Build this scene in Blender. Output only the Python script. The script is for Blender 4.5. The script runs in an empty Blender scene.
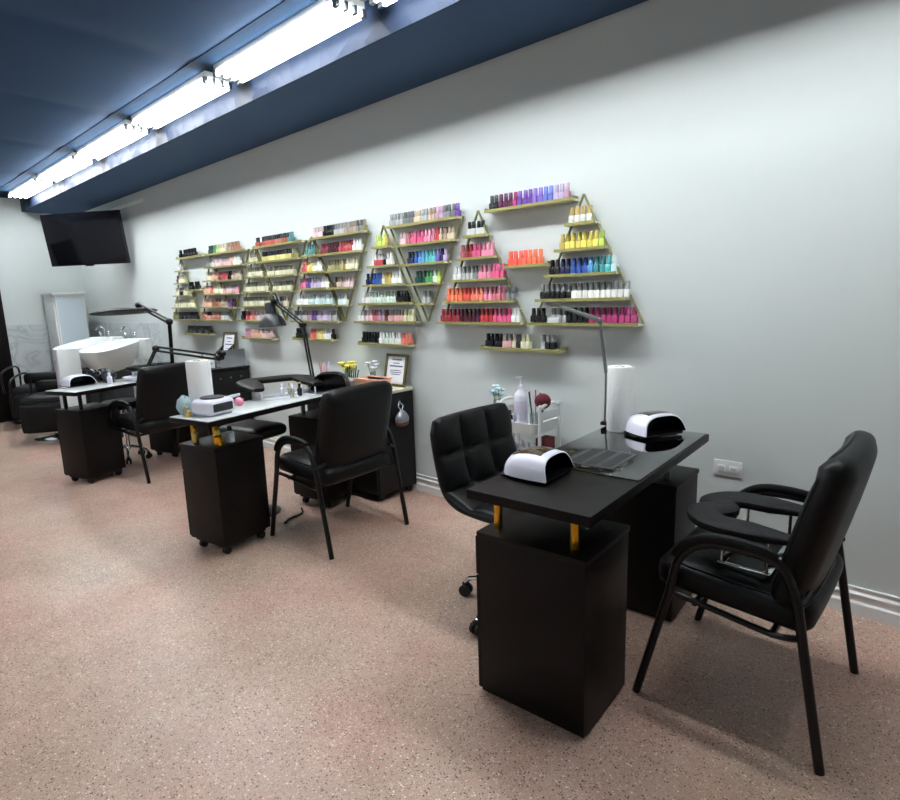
import bpy, bmesh, math, random
from mathutils import Vector, Matrix
random.seed(7)
PI = math.pi
COL = bpy.context.scene.collection
SC = bpy.context.scene

# ------------------------------------------------------------------ materials
def srgb(h):
    h = h.lstrip('#'); v = [int(h[i:i+2], 16)/255 for i in (0, 2, 4)]
    return tuple((c/12.92 if c <= .04045 else ((c+.055)/1.055)**2.4) for c in v) + (1.0,)
def pmat(name, col, rough=.5, metal=0., spec=.5, bump=None, coat=0., trans=0., ior=1.45, var=None, emit=None):
    m = bpy.data.materials.new(name); m.use_nodes = True
    nt = m.node_tree; b = nt.nodes['Principled BSDF']
    c = srgb(col) if isinstance(col, str) else col
    b.inputs['Base Color'].default_value = c
    b.inputs['Roughness'].default_value = rough
    b.inputs['Metallic'].default_value = metal
    b.inputs['Specular IOR Level'].default_value = spec
    b.inputs['Coat Weight'].default_value = coat
    b.inputs['Transmission Weight'].default_value = trans
    b.inputs['IOR'].default_value = ior
    tc = nt.nodes.new('ShaderNodeTexCoord')
    if var:
        n = nt.nodes.new('ShaderNodeTexNoise'); n.inputs['Scale'].default_value = var[0]
        n.inputs['Detail'].default_value = 4
        mx = nt.nodes.new('ShaderNodeMix'); mx.data_type = 'RGBA'
        mx.inputs['A'].default_value = c; mx.inputs['B'].default_value = srgb(var[1])
        nt.links.new(tc.outputs['Object'], n.inputs['Vector'])
        nt.links.new(n.outputs['Fac'], mx.inputs['Factor'])
        nt.links.new(mx.outputs['Result'], b.inputs['Base Color'])
    if bump:
        n = nt.nodes.new('ShaderNodeTexNoise'); n.inputs['Scale'].default_value = bump[0]
        n.inputs['Detail'].default_value = 3
        bp = nt.nodes.new('ShaderNodeBump'); bp.inputs['Strength'].default_value = bump[1]
        bp.inputs['Distance'].default_value = bump[2]
        nt.links.new(tc.outputs['Object'], n.inputs['Vector'])
        nt.links.new(n.outputs['Fac'], bp.inputs['Height'])
        nt.links.new(bp.outputs['Normal'], b.inputs['Normal'])
    if emit:
        b.inputs['Emission Color'].default_value = srgb(emit[0]); b.inputs['Emission Strength'].default_value = emit[1]
    return m
M = {}
M['wall'] = pmat('wall_paint', '#cfd6d4', .6, spec=.3, bump=(60, .12, .002), var=(.7, '#c9d0ce'))
M['trim'] = pmat('trim_paint', '#eceeed', .35)
M['ceil'] = pmat('ceiling_blue_paint', '#37506f', .8, spec=.08, bump=(9, .1, .01), var=(1.3, '#324966'))
M['soffit'] = pmat('soffit_blue_paint', '#435b7a', .7, spec=.12, bump=(5, .1, .01), var=(1.1, '#3e5471'))
M['board'] = pmat('light_board_blue_paint', '#1e2f42', .8, spec=.03)
M['lam'] = pmat('black_wood_laminate', '#0f0b0a', .42, spec=.2, bump=(40, .06, .001), var=(14, '#0a0807'))
M['lam2'] = pmat('grey_black_laminate', '#121214', .45, spec=.3)
M['bglass'] = pmat('black_glass', '#030303', .03, spec=.8, coat=.5)
M['leather'] = pmat('black_leather', '#070809', .45, spec=.28, bump=(120, .25, .002))
M['leather2'] = pmat('black_quilted_fabric', '#0d0e10', .7, spec=.3, bump=(90, .5, .004))
M['bmetal'] = pmat('black_powder_coat', '#070708', .33, spec=.45)
M['chrome'] = pmat('chrome', '#d8dadc', .12, metal=1.)
M['alu'] = pmat('brushed_aluminium', '#7d8283', .38, metal=.8)
M['gold'] = pmat('brass_gold', '#e0a92c', .22, metal=.9)
M['wplastic'] = pmat('white_plastic', '#e6e6f2', .25, spec=.5)
M['wenamel'] = pmat('white_enamel', '#dfe4e3', .3)
M['bplastic'] = pmat('black_plastic', '#0b0c10', .2, spec=.5)
M['dgrey'] = pmat('dark_grey_plastic', '#2b2d30', .4)
M['smoke'] = pmat('smoked_gold_panel', '#4a3320', .08, metal=.4, coat=.8)
M['paper'] = pmat('paper_towel', '#eef0ee', .9, bump=(140, .6, .003))
M['card'] = pmat('cardboard_tube', '#8c8378', .8)
M['whitetop'] = pmat('white_glass_top', '#dde2e2', .12, spec=.6, coat=.3, var=(6, '#cfd5d6'))
M['olive'] = pmat('gold_painted_edge', '#99955a', .38, metal=.25)
M['olive2'] = pmat('aged_gold_rail', '#7f7c50', .45, metal=.2)
M['shelfw'] = pmat('shelf_pale_board', '#c9c8b0', .5)
M['rubber'] = pmat('rubber', '#141414', .7)
M['screen'] = pmat('tv_screen', '#0c0d12', .12, spec=.6)
M['marble0'] = None
M['frosted'] = pmat('pale_blue_panel', '#c4d2da', .3)
M['pink'] = pmat('pink_silicone', '#e08aa0', .4)
M['peach'] = pmat('peach_plastic', '#f0b8a0', .45)
M['burg'] = pmat('burgundy_bristle', '#5d1a22', .85, bump=(200, .8, .004))
M['lilac'] = pmat('lilac_label', '#cfc9dc', .4)
M['clear'] = pmat('clear_plastic', '#e8f0ee', .08, trans=.85, ior=1.4)
M['goldframe'] = pmat('antique_gold_frame', '#6b6440', .35, metal=.5)
M['certpaper'] = pmat('certificate_paper', '#e4e6ea', .6)
M['ink'] = pmat('printed_ink', '#5b6170', .7)
M['yellow'] = pmat('yellow_plastic', '#d9cf5a', .5)
M['green'] = pmat('leaf_green', '#5d8a50', .6)
M['lblue'] = pmat('pale_blue_petals', '#a9c3cc', .6)
M['silverbag'] = pmat('silver_bag', '#8d9096', .35, metal=.4, bump=(30, .5, .01))
M['brown'] = pmat('brown_plastic', '#6a4236', .5)
M['gold2'] = pmat('pale_gold_cap', '#c9b060', .3, metal=.6)
M['stainless'] = pmat('stainless_steel', '#a9adb0', .25, metal=.9)

def colour_mat(name, rough, kind):
    m = bpy.data.materials.new(name); m.use_nodes = True; nt = m.node_tree; b = nt.nodes['Principled BSDF']
    if kind == 'obj':
        n = nt.nodes.new('ShaderNodeObjectInfo'); nt.links.new(n.outputs['Color'], b.inputs['Base Color'])
    else:
        n = nt.nodes.new('ShaderNodeAttribute'); n.attribute_name = 'paint'; nt.links.new(n.outputs['Color'], b.inputs['Base Color'])
    b.inputs['Roughness'].default_value = rough; b.inputs['Coat Weight'].default_value = .3
    return m
M['polish'] = colour_mat('nail_lacquer', .2, 'obj')
M['polish_far'] = colour_mat('nail_lacquer_far', .25, 'attr')

def floor_mat():
    m = bpy.data.materials.new('terrazzo'); m.use_nodes = True; nt = m.node_tree; b = nt.nodes['Principled BSDF']
    N = nt.nodes.new; L = nt.links.new
    tc = N('ShaderNodeTexCoord')
    def noise(s, d=4, r=.6):
        n = N('ShaderNodeTexNoise'); n.inputs['Scale'].default_value = s; n.inputs['Detail'].default_value = d
        n.inputs['Roughness'].default_value = r; L(tc.outputs['Object'], n.inputs['Vector']); return n
    def ramp(src, pts):
        r = N('ShaderNodeValToRGB'); e = r.color_ramp.elements
        while len(e) < len(pts): e.new(.5)
        for k, (p, c) in enumerate(pts): e[k].position = p; e[k].color = srgb(c)
        L(src, r.inputs['Fac']); return r
    def mix(f, a, bb, mode='MIX'):
        x = N('ShaderNodeMix'); x.data_type = 'RGBA'; x.blend_type = mode
        if isinstance(f, float): x.inputs['Factor'].default_value = f
        else: L(f, x.inputs['Factor'])
        L(a, x.inputs['A']) if not isinstance(a, str) else setattr(x.inputs['A'], 'default_value', srgb(a))
        L(bb, x.inputs['B']) if not isinstance(bb, str) else setattr(x.inputs['B'], 'default_value', srgb(bb))
        return x.outputs['Result']
    big = ramp(noise(.9, 3).outputs['Fac'], [(.32, '#a59480'), (.5, '#bfa08f'), (.68, '#c48f80')])
    med = ramp(noise(5, 4).outputs['Fac'], [(.3, '#a08c7c'), (.7, '#bfa595')])
    base = mix(.32, big.outputs['Color'], med.outputs['Color'])
    def chips(scale, thr, seed, cols):
        v = N('ShaderNodeTexVoronoi'); v.inputs['Scale'].default_value = scale
        mp = N('ShaderNodeMapping'); mp.inputs['Location'].default_value = (seed, seed*2.1, 0)
        # irregular chips: warp the lookup a little
        L(tc.outputs['Object'], mp.inputs['Vector']); 
        wn = noise(scale*1.4, 1); ad = N('ShaderNodeVectorMath'); ad.operation = 'MULTIPLY_ADD'
        L(wn.outputs['Color'], ad.inputs[0]); ad.inputs[1].default_value = (.9/scale,)*3; L(mp.outputs['Vector'], ad.inputs[2])
        L(ad.outputs['Vector'], v.inputs['Vector'])
        sep = N('ShaderNodeSeparateColor'); L(v.outputs['Color'], sep.inputs['Color'])
        sel = N('ShaderNodeMath'); sel.operation = 'LESS_THAN'; L(sep.outputs['Red'], sel.inputs[0]); sel.inputs[1].default_value = thr
        near = N('ShaderNodeMath'); near.operation = 'LESS_THAN'; L(v.outputs['Distance'], near.inputs[0]); near.inputs[1].default_value = .42
        mu = N('ShaderNodeMath'); mu.operation = 'MULTIPLY'; L(sel.outputs[0], mu.inputs[0]); L(near.outputs[0], mu.inputs[1])
        cr = ramp(sep.outputs['Green'], cols)
        return mu.outputs[0], cr.outputs['Color']
    f1, c1 = chips(230, .5, 3.1, [(.0, '#b78c7c'), (.4, '#dac8bb'), (.7, '#a58475'), (1., '#d2c1b4')])
    base = mix(f1, base, c1)
    f3, c3 = chips(140, .28, 7.7, [(.0, '#efe6de'), (.5, '#cfa595'), (1., '#c4b5a8')])
    base = mix(f3, base, c3)
    f2, c2 = chips(150, .13, 1.3, [(.0, '#463b37'), (.5, '#6b554c'), (1., '#332d2d')])
    base = mix(f2, base, c2)
    f4, c4 = chips(260, .16, 9.3, [(.0, '#5b4c47'), (.6, '#7a6057'), (1., '#3c3536')])
    base = mix(f4, base, c4)
    st = ramp(noise(1.6, 5, .7).outputs['Fac'], [(.35, '#e6dcd6'), (.6, '#ffffff')])
    base = mix(.8, base, st.outputs['Color'], 'MULTIPLY')
    L(base, b.inputs['Base Color'])
    rr = N('ShaderNodeMapRange'); L(noise(3, 3).outputs['Fac'], rr.inputs['Value'])
    rr.inputs['To Min'].default_value = .3; rr.inputs['To Max'].default_value = .5
    L(rr.outputs['Result'], b.inputs['Roughness']); b.inputs['Specular IOR Level'].default_value = .35
    return m
M['floor'] = floor_mat()
def marble_mat():
    m = bpy.data.materials.new('marble_tile'); m.use_nodes = True; nt = m.node_tree; b = nt.nodes['Principled BSDF']
    N = nt.nodes.new; L = nt.links.new; tc = N('ShaderNodeTexCoord')
    n = N('ShaderNodeTexNoise'); n.inputs['Scale'].default_value = 2.2; n.inputs['Detail'].default_value = 8; n.inputs['Distortion'].default_value = 2.2
    L(tc.outputs['Object'], n.inputs['Vector'])
    r = N('ShaderNodeValToRGB'); e = r.color_ramp.elements
    e[0].position = .44; e[0].color = srgb('#bcc4c5'); e[1].position = .5; e[1].color = srgb('#a4abad')
    k = e.new(.53); k.color = srgb('#bcc4c5'); L(n.outputs['Fac'], r.inputs['Fac']); L(r.outputs['Color'], b.inputs['Base Color'])
    b.inputs['Roughness'].default_value = .4
    return m
M['marble'] = marble_mat()
def film_mat():
    m = pmat('glossy_soffit_film', '#171f2d', .5, spec=.045, coat=.0)
    nt = m.node_tree; b = nt.nodes['Principled BSDF']; N = nt.nodes.new; L = nt.links.new
    tc = N('ShaderNodeTexCoord'); v = N('ShaderNodeTexVoronoi'); v.inputs['Scale'].default_value = 5; v.feature = 'F1'
    L(tc.outputs['Object'], v.inputs['Vector']); bp = N('ShaderNodeBump'); bp.inputs['Strength'].default_value = .7; bp.inputs['Distance'].default_value = .03
    L(v.outputs['Distance'], bp.inputs['Height']); L(bp.outputs['Normal'], b.inputs['Normal']); L(bp.outputs['Normal'], b.inputs['Coat Normal'])
    return m
M['film'] = film_mat()
M['tube'] = pmat('lit_fluorescent_tube', '#ffffff', .5, emit=('#f9fcff', 30.0))

# ------------------------------------------------------------------ mesh builder
class MB:
    def __init__(s): s.v = []; s.f = []; s.sm = []
    def add(s, vs, fs, smooth=False, mat=None):
        o = len(s.v)
        for p in vs: s.v.append(tuple(mat @ Vector(p)) if mat else tuple(p))
        for f in fs: s.f.append(tuple(o+i for i in f)); s.sm.append(smooth)
        return s
    def box(s, x0, x1, y0, y1, z0, z1, bev=0., mat=None):
        bm = bmesh.new(); bmesh.ops.create_cube(bm, size=1.)
        for v in bm.verts: v.co = Vector(((x0+x1)/2+v.co.x*(x1-x0), (y0+y1)/2+v.co.y*(y1-y0), (z0+z1)/2+v.co.z*(z1-z0)))
        if bev: bmesh.ops.bevel(bm, geom=list(bm.edges), offset=bev, segments=2, profile=.6, affect='EDGES')
        bm.verts.index_update()
        s.add([v.co[:] for v in bm.verts], [[v.index for v in f.verts] for f in bm.faces], bool(bev), mat); bm.free(); return s
    def cyl(s, p0, p1, r0, r1=None, n=16, caps=True):
        r1 = r0 if r1 is None else r1; p0 = Vector(p0); p1 = Vector(p1); d = (p1-p0).normalized()
        a = d.orthogonal().normalized(); b = d.cross(a)
        vs = [p0+(a*math.cos(t)+b*math.sin(t))*r0 for t in (2*PI*k/n for k in range(n))] + [p1+(a*math.cos(t)+b*math.sin(t))*r1 for t in (2*PI*k/n for k in range(n))]
        s.add([v[:] for v in vs], [(k, (k+1) % n, n+(k+1) % n, n+k) for k in range(n)], True)
        if caps: s.add([v[:] for v in vs], [tuple(range(n))[::-1], tuple(range(n, 2*n))])
        return s
    def tube(s, pts, r, n=10, flat=1.0, closed=False, up=None):
        P = [Vector(p) for p in pts]; m = len(P); rings = []; prev = None
        for i in range(m):
            if closed: t = (P[(i+1) % m]-P[i-1]).normalized()
            else: t = (P[min(i+1, m-1)]-P[max(i-1, 0)]).normalized()
            if up is not None: a = Vector(up).cross(t).normalized()
            elif prev is None: a = t.orthogonal().normalized()
            else: a = (prev - t*prev.dot(t)).normalized()
            prev = a; b = t.cross(a); rr = r[i] if isinstance(r, (list, tuple)) else r
            rings.append([P[i]+a*math.cos(q)*rr+b*math.sin(q)*rr*flat for q in (2*PI*k/n for k in range(n))])
        vs = [v[:] for R in rings for v in R]; fs = []
        for i in range(m if closed else m-1):
            j = (i+1) % m
            for k in range(n): fs.append((i*n+k, i*n+(k+1) % n, j*n+(k+1) % n, j*n+k))
        s.add(vs, fs, True)
        if not closed: s.add(vs, [tuple(range(n))[::-1], tuple(range((m-1)*n, m*n))])
        return s
    def lathe(s, prof, c=(0, 0, 0), n=20, mat=None):
        vs = []; fs = []; m = len(prof)
        for r, z in prof:
            for k in range(n): vs.append((c[0]+r*math.cos(2*PI*k/n), c[1]+r*math.sin(2*PI*k/n), c[2]+z))
        for i in range(m-1):
            for k in range(n): fs.append((i*n+k, i*n+(k+1) % n, (i+1)*n+(k+1) % n, (i+1)*n+k))
        s.add(vs, fs, True, mat)
        s.add(vs, [tuple(range(n))[::-1], tuple(range((m-1)*n, m*n))], False, mat); return s
    def sphere(s, c, r, n=14, sc=(1, 1, 1)):
        prof = [(max(.0005, r*math.sin(PI*i/10)), -r*math.cos(PI*i/10)) for i in range(11)]
        mt = Matrix.Translation(c) @ Matrix.Diagonal((*sc, 1)); return s.lathe(prof, (0, 0, 0), n, mt)
    def prism(s, poly, z0, z1, mat=None):      # polygon in xy, extruded in z
        n = len(poly); vs = [(x, y, z0) for x, y in poly]+[(x, y, z1) for x, y in poly]
        s.add(vs, [tuple(range(n))[::-1], tuple(range(n, 2*n))]+[(k, (k+1) % n, n+(k+1) % n, n+k) for k in range(n)], False, mat); return s
    def rbox(s, size, r, c=(0, 0, 0), n=6, puff=(0, 0, 0), mat=None):   # cushion: rounded box, n cuts, bulging faces
        bm = bmesh.new(); bmesh.ops.create_cube(bm, size=2.)
        bmesh.ops.subdivide_edges(bm, edges=list(bm.edges), cuts=n, use_grid_fill=True)
        h = [q/2 for q in size]
        # gather cuts near the rim so that the roll is round
        for v in bm.verts:
            u = [math.copysign(abs(q)**.75, q) for q in v.co]
            p = Vector([u[i]*h[i] for i in range(3)])
            inn = Vector([max(-h[i]+r, min(h[i]-r, p[i])) for i in range(3)]); d = p-inn
            q = inn+d.normalized()*r if d.length > 1e-6 else p
            for i in range(3):
                j, k = (i+1) % 3, (i+2) % 3
                q[i] += puff[i]*(q[i]/h[i])*(1-min(1, abs(u[j]))**2)*(1-min(1, abs(u[k]))**2)
            v.co = q+Vector(c)
        bm.verts.index_update()
        s.add([v.co[:] for v in bm.verts], [[v.index for v in f.verts] for f in bm.faces], True, mat); bm.free(); return s
    def build(s, name, mat, parent=None, origin=None, angle=40):
        me = bpy.data.meshes.new(name)
        off = Vector(origin) if origin is not None else Vector((0, 0, 0))
        me.from_pydata([tuple(Vector(v)-off) for v in s.v], [], s.f); me.validate()
        bm = bmesh.new(); bm.from_mesh(me); bmesh.ops.remove_doubles(bm, verts=bm.verts, dist=1e-6)
        bmesh.ops.recalc_face_normals(bm, faces=bm.faces); bm.to_mesh(me); bm.free()
        me.polygons.foreach_set('use_smooth', [True]*len(me.polygons))
        me.set_sharp_from_angle(angle=math.radians(angle))
        me.materials.append(M[mat] if isinstance(mat, str) else mat)
        o = bpy.data.objects.new(name, me); COL.objects.link(o)
        if parent: o.parent = parent
        if origin is not None and not parent: o.location = off
        return o
def tag(o, label=None, cat=None, group=None, kind=None):
    if label: o['label'] = label
    if cat: o['category'] = cat
    if group: o['group'] = group
    if kind: o['kind'] = kind
    return o
def thing(name, label, cat, loc=(0, 0, 0), rz=0, group=None):
    o = bpy.data.objects.new(name, None); COL.objects.link(o); o.empty_display_size = .1
    o.location = loc; o.rotation_euler = (0, 0, rz); return tag(o, label, cat, group)
def copy_tree(o, parent=None):
    c = o.copy(); COL.objects.link(c); c.parent = parent
    for ch in [k for k in bpy.data.objects if k.parent == o]: copy_tree(ch, c)
    return c
def struct(name, mb, mat): return tag(mb.build(name, mat), kind='structure')
def arc(c, r, a0, a1, n, plane='xy'):
    out = []
    for k in range(n+1):
        a = math.radians(a0+(a1-a0)*k/n); out.append((c[0]+r*math.cos(a), c[1]+r*math.sin(a)))
    return out
def smooth_path(pts, n=6):       # Catmull-Rom through the points
    P = [Vector(p) for p in pts]; out = []
    for i in range(len(P)-1):
        a = P[max(i-1, 0)]; b = P[i]; c = P[i+1]; d = P[min(i+2, len(P)-1)]
        for k in range(n):
            t = k/n; out.append(.5*((2*b)+(c-a)*t+(2*a-5*b+4*c-d)*t*t+(3*b-a-3*c+d)*t**3))
    out.append(P[-1]); return out

# ------------------------------------------------------------------ room shell
XL, XR, YF = -9.6, 3.0, -6.0
ZC, ZS, YS = 2.787, 2.62, -.61
struct('floor', MB().box(XL-.1, XR+.1, YF-.1, .1, -.1, 0), 'floor')
struct('wall_back', MB().box(XL-.1, XR+.1, 0, .12, 0, 2.9), 'wall')
struct('wall_left', MB().box(XL-.12, XL, YF-.1, .0, 0, 2.9), 'wall')
struct('wall_right', MB().box(XR, XR+.12, YF-.1, .0, 0, 2.9), 'wall')
struct('wall_front', MB().box(XL-.1, XR+.1, YF-.12, YF, 0, 2.9), 'wall')
# ceiling: flat with added shallow grooves, shaped to give a dark shade band at each fixture joint
JX = [.36, -.99, -2.35, -3.70, -5.06, -6.41, -7.77, -9.12]
def ceil_z(x):
    z = ZC
    for j in JX: z += .012*math.exp(-((x-j+.02)/.11)**2)
    return z
mb = MB(); nx = 420; vs = []; fs = []
for i in range(nx+1):
    x = XL-.1+(XR-XL+.2)*i/nx
    for y, dz in ((YF-.1, 1), (-1.25, 1), (-1.02, .4), (YS+.02, 0)):
        vs.append((x, y, ZC+(ceil_z(x)-ZC)*dz))
for i in range(nx):
    for j in range(3): a = i*4+j; fs.append((a, a+1, a+5, a+4))
mb.add(vs, fs, True)
n0 = len(vs)
mb.box(XL-.1, XR+.1, YF-.1, YS+.02, 2.84, 2.9)
struct('ceiling', mb, 'ceil')
mb = MB(); mb.box(XL, XR, YS+.004, 0, ZS, 2.84)
struct('trim_1', mb, 'soffit')
mb = MB(); mb.box(XL, XR, YS-.002, YS+.004, ZS, ZC)
struct('trim_2', mb, 'film')
struct('trim_3', MB().box(XL, XR, -.951, YS-.002, ZC-.003, ZC+.01), 'board')
# baseboards, stepped profile
def baseboard(x0, x1):
    mb = MB(); prof = [(0, 0), (-.022, 0), (-.022, .050), (-.014, .058), (-.014, .078), (-.018, .084), (-.018, .090), (-.009, .098), (-.009, .110), (-.012, .113), (-.012, .118), (0, .118)]
    n = len(prof); vs = [(x0, y, z) for y, z in prof]+[(x1, y, z) for y, z in prof]
    mb.add(vs, [(k, k+1, n+k+1, n+k) for k in range(n-1)]+[tuple(range(n)), tuple(range(n, 2*n))]); return mb
struct('baseboard_back', baseboard(-7.1, XR), 'trim')
struct('trim_4', MB().box(-9.6, -7.1, -.012, 0, 0, 1.14, .002), 'marble')     # tile wainscot, side wall
struct('trim_5', MB().box(XL, XL+.012, YF, -.012, 0, 1.14, .002), 'marble')
struct('trim_6', MB().box(-8.2, -7.1, -.02, 0, 2.50, 2.53), 'trim')           # thin trunking by the tv

# wall outlet
t = thing('wall_outlet', 'white double wall outlet plate low on the wall behind the nearest chair', 'outlet', (-.81, 0, .528))
MB().box(-.062, .062, -.006, 0, -.036, .036, .002).build('cover_plate', 'wenamel', t)
for sx in (-1, 1):
    MB().rbox((.036, .006, .03), .003, (sx*.026, -.008, 0), 3).build('socket', 'trim', t)
    MB().box(sx*.026-.006, sx*.026-.004, -.0125, -.011, -.004, .006).box(sx*.026+.004, sx*.026+.006, -.0125, -.011, -.004, .006).build('slot', 'rubber', t)

# ------------------------------------------------------------------ ceiling light row
def fixture(first=None, x=0, label='', y=-.754):
    if first: r = copy_tree(first); r.location = (x, y, ZC-.003); r['label'] = label; return r
    r = thing('ceiling_light', label, 'light', (x, y, ZC-.003), 0, 'row of bare tube ceiling lights')
    MB().box(-.62, .62, -.085, .085, -.034, 0, .003).build('housing', 'wenamel', r)
    for k in range(4):
        yy = -.081+.054*k
        MB().cyl((-.585, yy, -.059), (.585, yy, -.059), .0125, n=8).build('tube', 'tube', r)
    for sx in (-1, 1):
        for k in range(4):
            yy = -.081+.054*k; m = MB(); m.box(sx*.605-.018, sx*.605+.018, yy-.011, yy+.011, -.072, -.034, .004)
            m.build('lamp_socket', 'alu', r)
    return r
FX = [-1.67, -3.025, -4.38, -5.735, -7.09, -8.445]
fl = ['nearest bare tube ceiling light, cut by the top edge of the photo', 'largest fully visible tube ceiling light, second in the row',
      'third tube ceiling light from the near end of the row', 'fourth tube ceiling light from the near end of the row',
      'fifth tube ceiling light from the near end, small', 'farthest tube ceiling light at the left edge of the photo']
f0 = fixture(x=FX[0], label=fl[0])
for k in range(1, 6): fixture(f0, FX[k], fl[k])

for k, x in enumerate((-.315,)):
    fixture(f0, x, ['tube ceiling light above the camera, just out of the photo', 'tube ceiling light at the right end of the row, out of the photo'][k])

# ------------------------------------------------------------------ polish racks and bottles
bottle_rows = []      # (x_start, z, runs, place) runs: (colour name, body, cap, count)
DW = .078             # shelf depth
def rack(name_in_label, ax, inverted=False, shelves=5, w=.61, top=1.828, bot=1.188, extra=.026):
    cat = 'shelf rack'
    lab = name_in_label
    r = thing('triangular_polish_rack', lab, cat, (ax, 0, 0), 0, 'triangular wall racks of nail polish')
    H = top-bot
    # side rails: thin boards standing off the wall
    def rail(xa, za, xb, zb):
        d = Vector((xb-xa, 0, zb-za)).normalized(); n = Vector((d.z, 0, -d.x))*.003
        P = [Vector((xa, 0, za))-n, Vector((xa, 0, za))+n, Vector((xb, 0, zb))+n, Vector((xb, 0, zb))-n]
        m = MB(); vs = [(p.x, -.030, p.z) for p in P]+[(p.x, -.045, p.z) for p in P]
        m.add(vs, [(0, 1, 2, 3), (4, 5, 6, 7), (0, 1, 5, 4), (1, 2, 6, 5), (2, 3, 7, 6), (3, 0, 4, 7)])
        m.build('side_rail', 'olive2', r)
    if not inverted: rail(-w/2+.005, bot, 0, top); rail(w/2+.024, bot, 0, top)
    else: rail(-w/2-.02, top-.018, 0, bot); rail(w/2+.02, top-.018, 0, bot)
    out = []
    for k in range(shelves):
        if not inverted:
            z = bot+k*.1258; hw = w/2*(1-(z-bot)/H)+extra
        else:
            z = top-.018-k*.1258; hw = (w/2+.02)*((z-bot)/(H-.018))+(.012 if k else .006)
        x0, x1 = -hw, hw-.014
        o = MB().box(x0, x1, -DW+.004, -.004, z-.012, z).build('shelf', 'shelfw', r)
        MB().box(x0, x1, -DW, -DW+.004, z-.013, z+.002).build('gold_edge', 'olive', o)
        out.append((ax+x0, ax+x1, z))
    return out
def ledge(label, x0, x1, z):
    r = thing('wall_ledge', label, 'shelf', ((x0+x1)/2, 0, z), 0, 'short straight polish ledges on the wall'); h = (x1-x0)/2
    o = MB().box(-h, h, -DW+.004, -.001, -.013, 0).build('shelf', 'shelfw', r)
    MB().box(-h, h, -DW, -DW+.004, -.014, .002).build('gold_edge', 'olive', o)
    for q in (-h, h-.004): MB().box(q, q+.004, -DW+.004, -.001, 0, .012).build('end_stop', 'olive', r)
    return (x0, x1, z)
# colour names -> (body, cap)
C = dict(black=('#0d0e12', '#0d0e12'), charcoal=('#23252c', '#3a3b40'), navy=('#1a2450', '#1c2a5c'), blue=('#1f4fa8', '#2a58b0'), sky=('#3f8fd0', '#4a98d8'),
         teal=('#16858c', '#1f8f95'), turquoise=('#36b7bd', '#45b9c2'), aqua=('#b5dbe0', '#b8cfd3'), white=('#e6e8e8', '#dcdedd'), silver=('#a9acad', '#8a8d8e'),
         grey=('#76797c', '#5c5f62'), tan=('#b29a84', '#a08a76'), beige=('#cdb9a0', '#b8a78c'), gold=('#b59a3c', '#b59a3c'), yellow=('#e3d128', '#d3c11e'),
         lime=('#b5d22c', '#b0c832'), green=('#2f8f45', '#3d9a52'), darkgreen=('#0f4a3e', '#154f44'), plum=('#5a1a48', '#5f2050'), magenta=('#b01670', '#a8156a'),
         purple=('#6a3aa0', '#7444a8'), violet=('#7f5fc8', '#8666cc'), lilac=('#b6a2cc', '#b3a3c4'), mauve=('#b888a8', '#b78faa'), pink=('#e07a9c', '#dd88a4'),
         hotpink=('#e03a80', '#d84482'), rose=('#c25a70', '#b85f72'), coral=('#f07058', '#ec7a64'), orange=('#f4601e', '#ee6a2c'), redorange=('#ee3a1e', '#ee4426'),
         red=('#c8182c', '#c0202f'), crimson=('#9c1230', '#a01a38'), darkred=('#4e0f22', '#5a1a2c'), peach=('#e8a880', '#dca07c'), palepink=('#e6bcc4', '#d2aeb6'),
         cream=('#e2dfb8', '#cfcb98'), paleyellow=('#d8d6a4', '#b5b284'), olive=('#8d8a3c', '#8a8440'), brown=('#5e3a30', '#604238'), periwinkle=('#5a68c8', '#6674cc'),
         orangebrown=('#b5673c', '#a86a44'), mint=('#cfe6da', '#cfe0d8'))
SP = {'blackcap_red': ('black-capped red', '#c03020', '#0e0f14'), 'blackcap_yellow': ('black-capped yellow', '#d8cc40', '#0e0f14'), 'goldcap_clear': ('gold-capped clear', '#dfe0d8', '#b99a3a'),
      'blackcap_clear': ('black-capped clear', '#c3c5c4', '#0e0f14'), 'greycap_black': ('grey-capped black', '#101114', '#85888a'), 'silvercap_white': ('silver-capped white', '#e6e7e4', '#8d9090'),
      'whitecap_red': ('white-capped red', '#b83040', '#dcdcdc'), 'silvercap_pink': ('silver-capped pink', '#dda0a4', '#9a8f90'), 'olivecap_yellow': ('olive-capped yellow', '#d2d0a6', '#7c7a58'),
      'blackcap_orange': ('black-capped orange', '#c06030', '#0e0f14'), 'darkcap_pink': ('dark-capped pink', '#d07a78', '#3a2024'), 'silvercap_grey': ('silver-capped grey', '#8a8580', '#b5b5b5')}
def spec(k):
    if k in SP: return SP[k]
    return (k, C[k][0], C[k][1])
ROWS = []
def row(shelf, runs, place, x_start=None, pad=.012, pitch=.0326):
    x0, x1, z = shelf; x = (x0 if x_start is None else x_start)+pad+.015
    items = []
    for k, n in runs:
        for _ in range(n):
            if x > x1-.012: break
            if k != '_': items.append((x, z, k))
            x += pitch
    ROWS.append((place, items))
RA = rack('rightmost triangular gold-edged wall rack, yellow, blue and magenta polish on it', -1.545)
RB = rack('triangular gold-edged wall rack second from the right, pink and red polish on it', -2.232)
RC = rack('wide upside-down triangular wall rack with pink, blue and green rows', -2.67, True)
RD = rack('triangular wall rack with navy row and pale mint row, left of the upside-down rack', -3.06)
RE = rack('upside-down triangular wall rack with a dark red row, in the middle of the wall', -3.54, True)
RF = rack('triangular wall rack right behind the black arm lamp, with orange and lilac rows', -3.895)
RG = rack('upside-down triangular wall rack with two rows of black-capped bottles', -4.345, True, w=.72)
RH = rack('triangular wall rack left of the black lamp shade, with pale yellow rows', -4.76)
RI = rack('upside-down triangular wall rack with green bottles at its top left', -5.225, True, w=.72)
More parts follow.
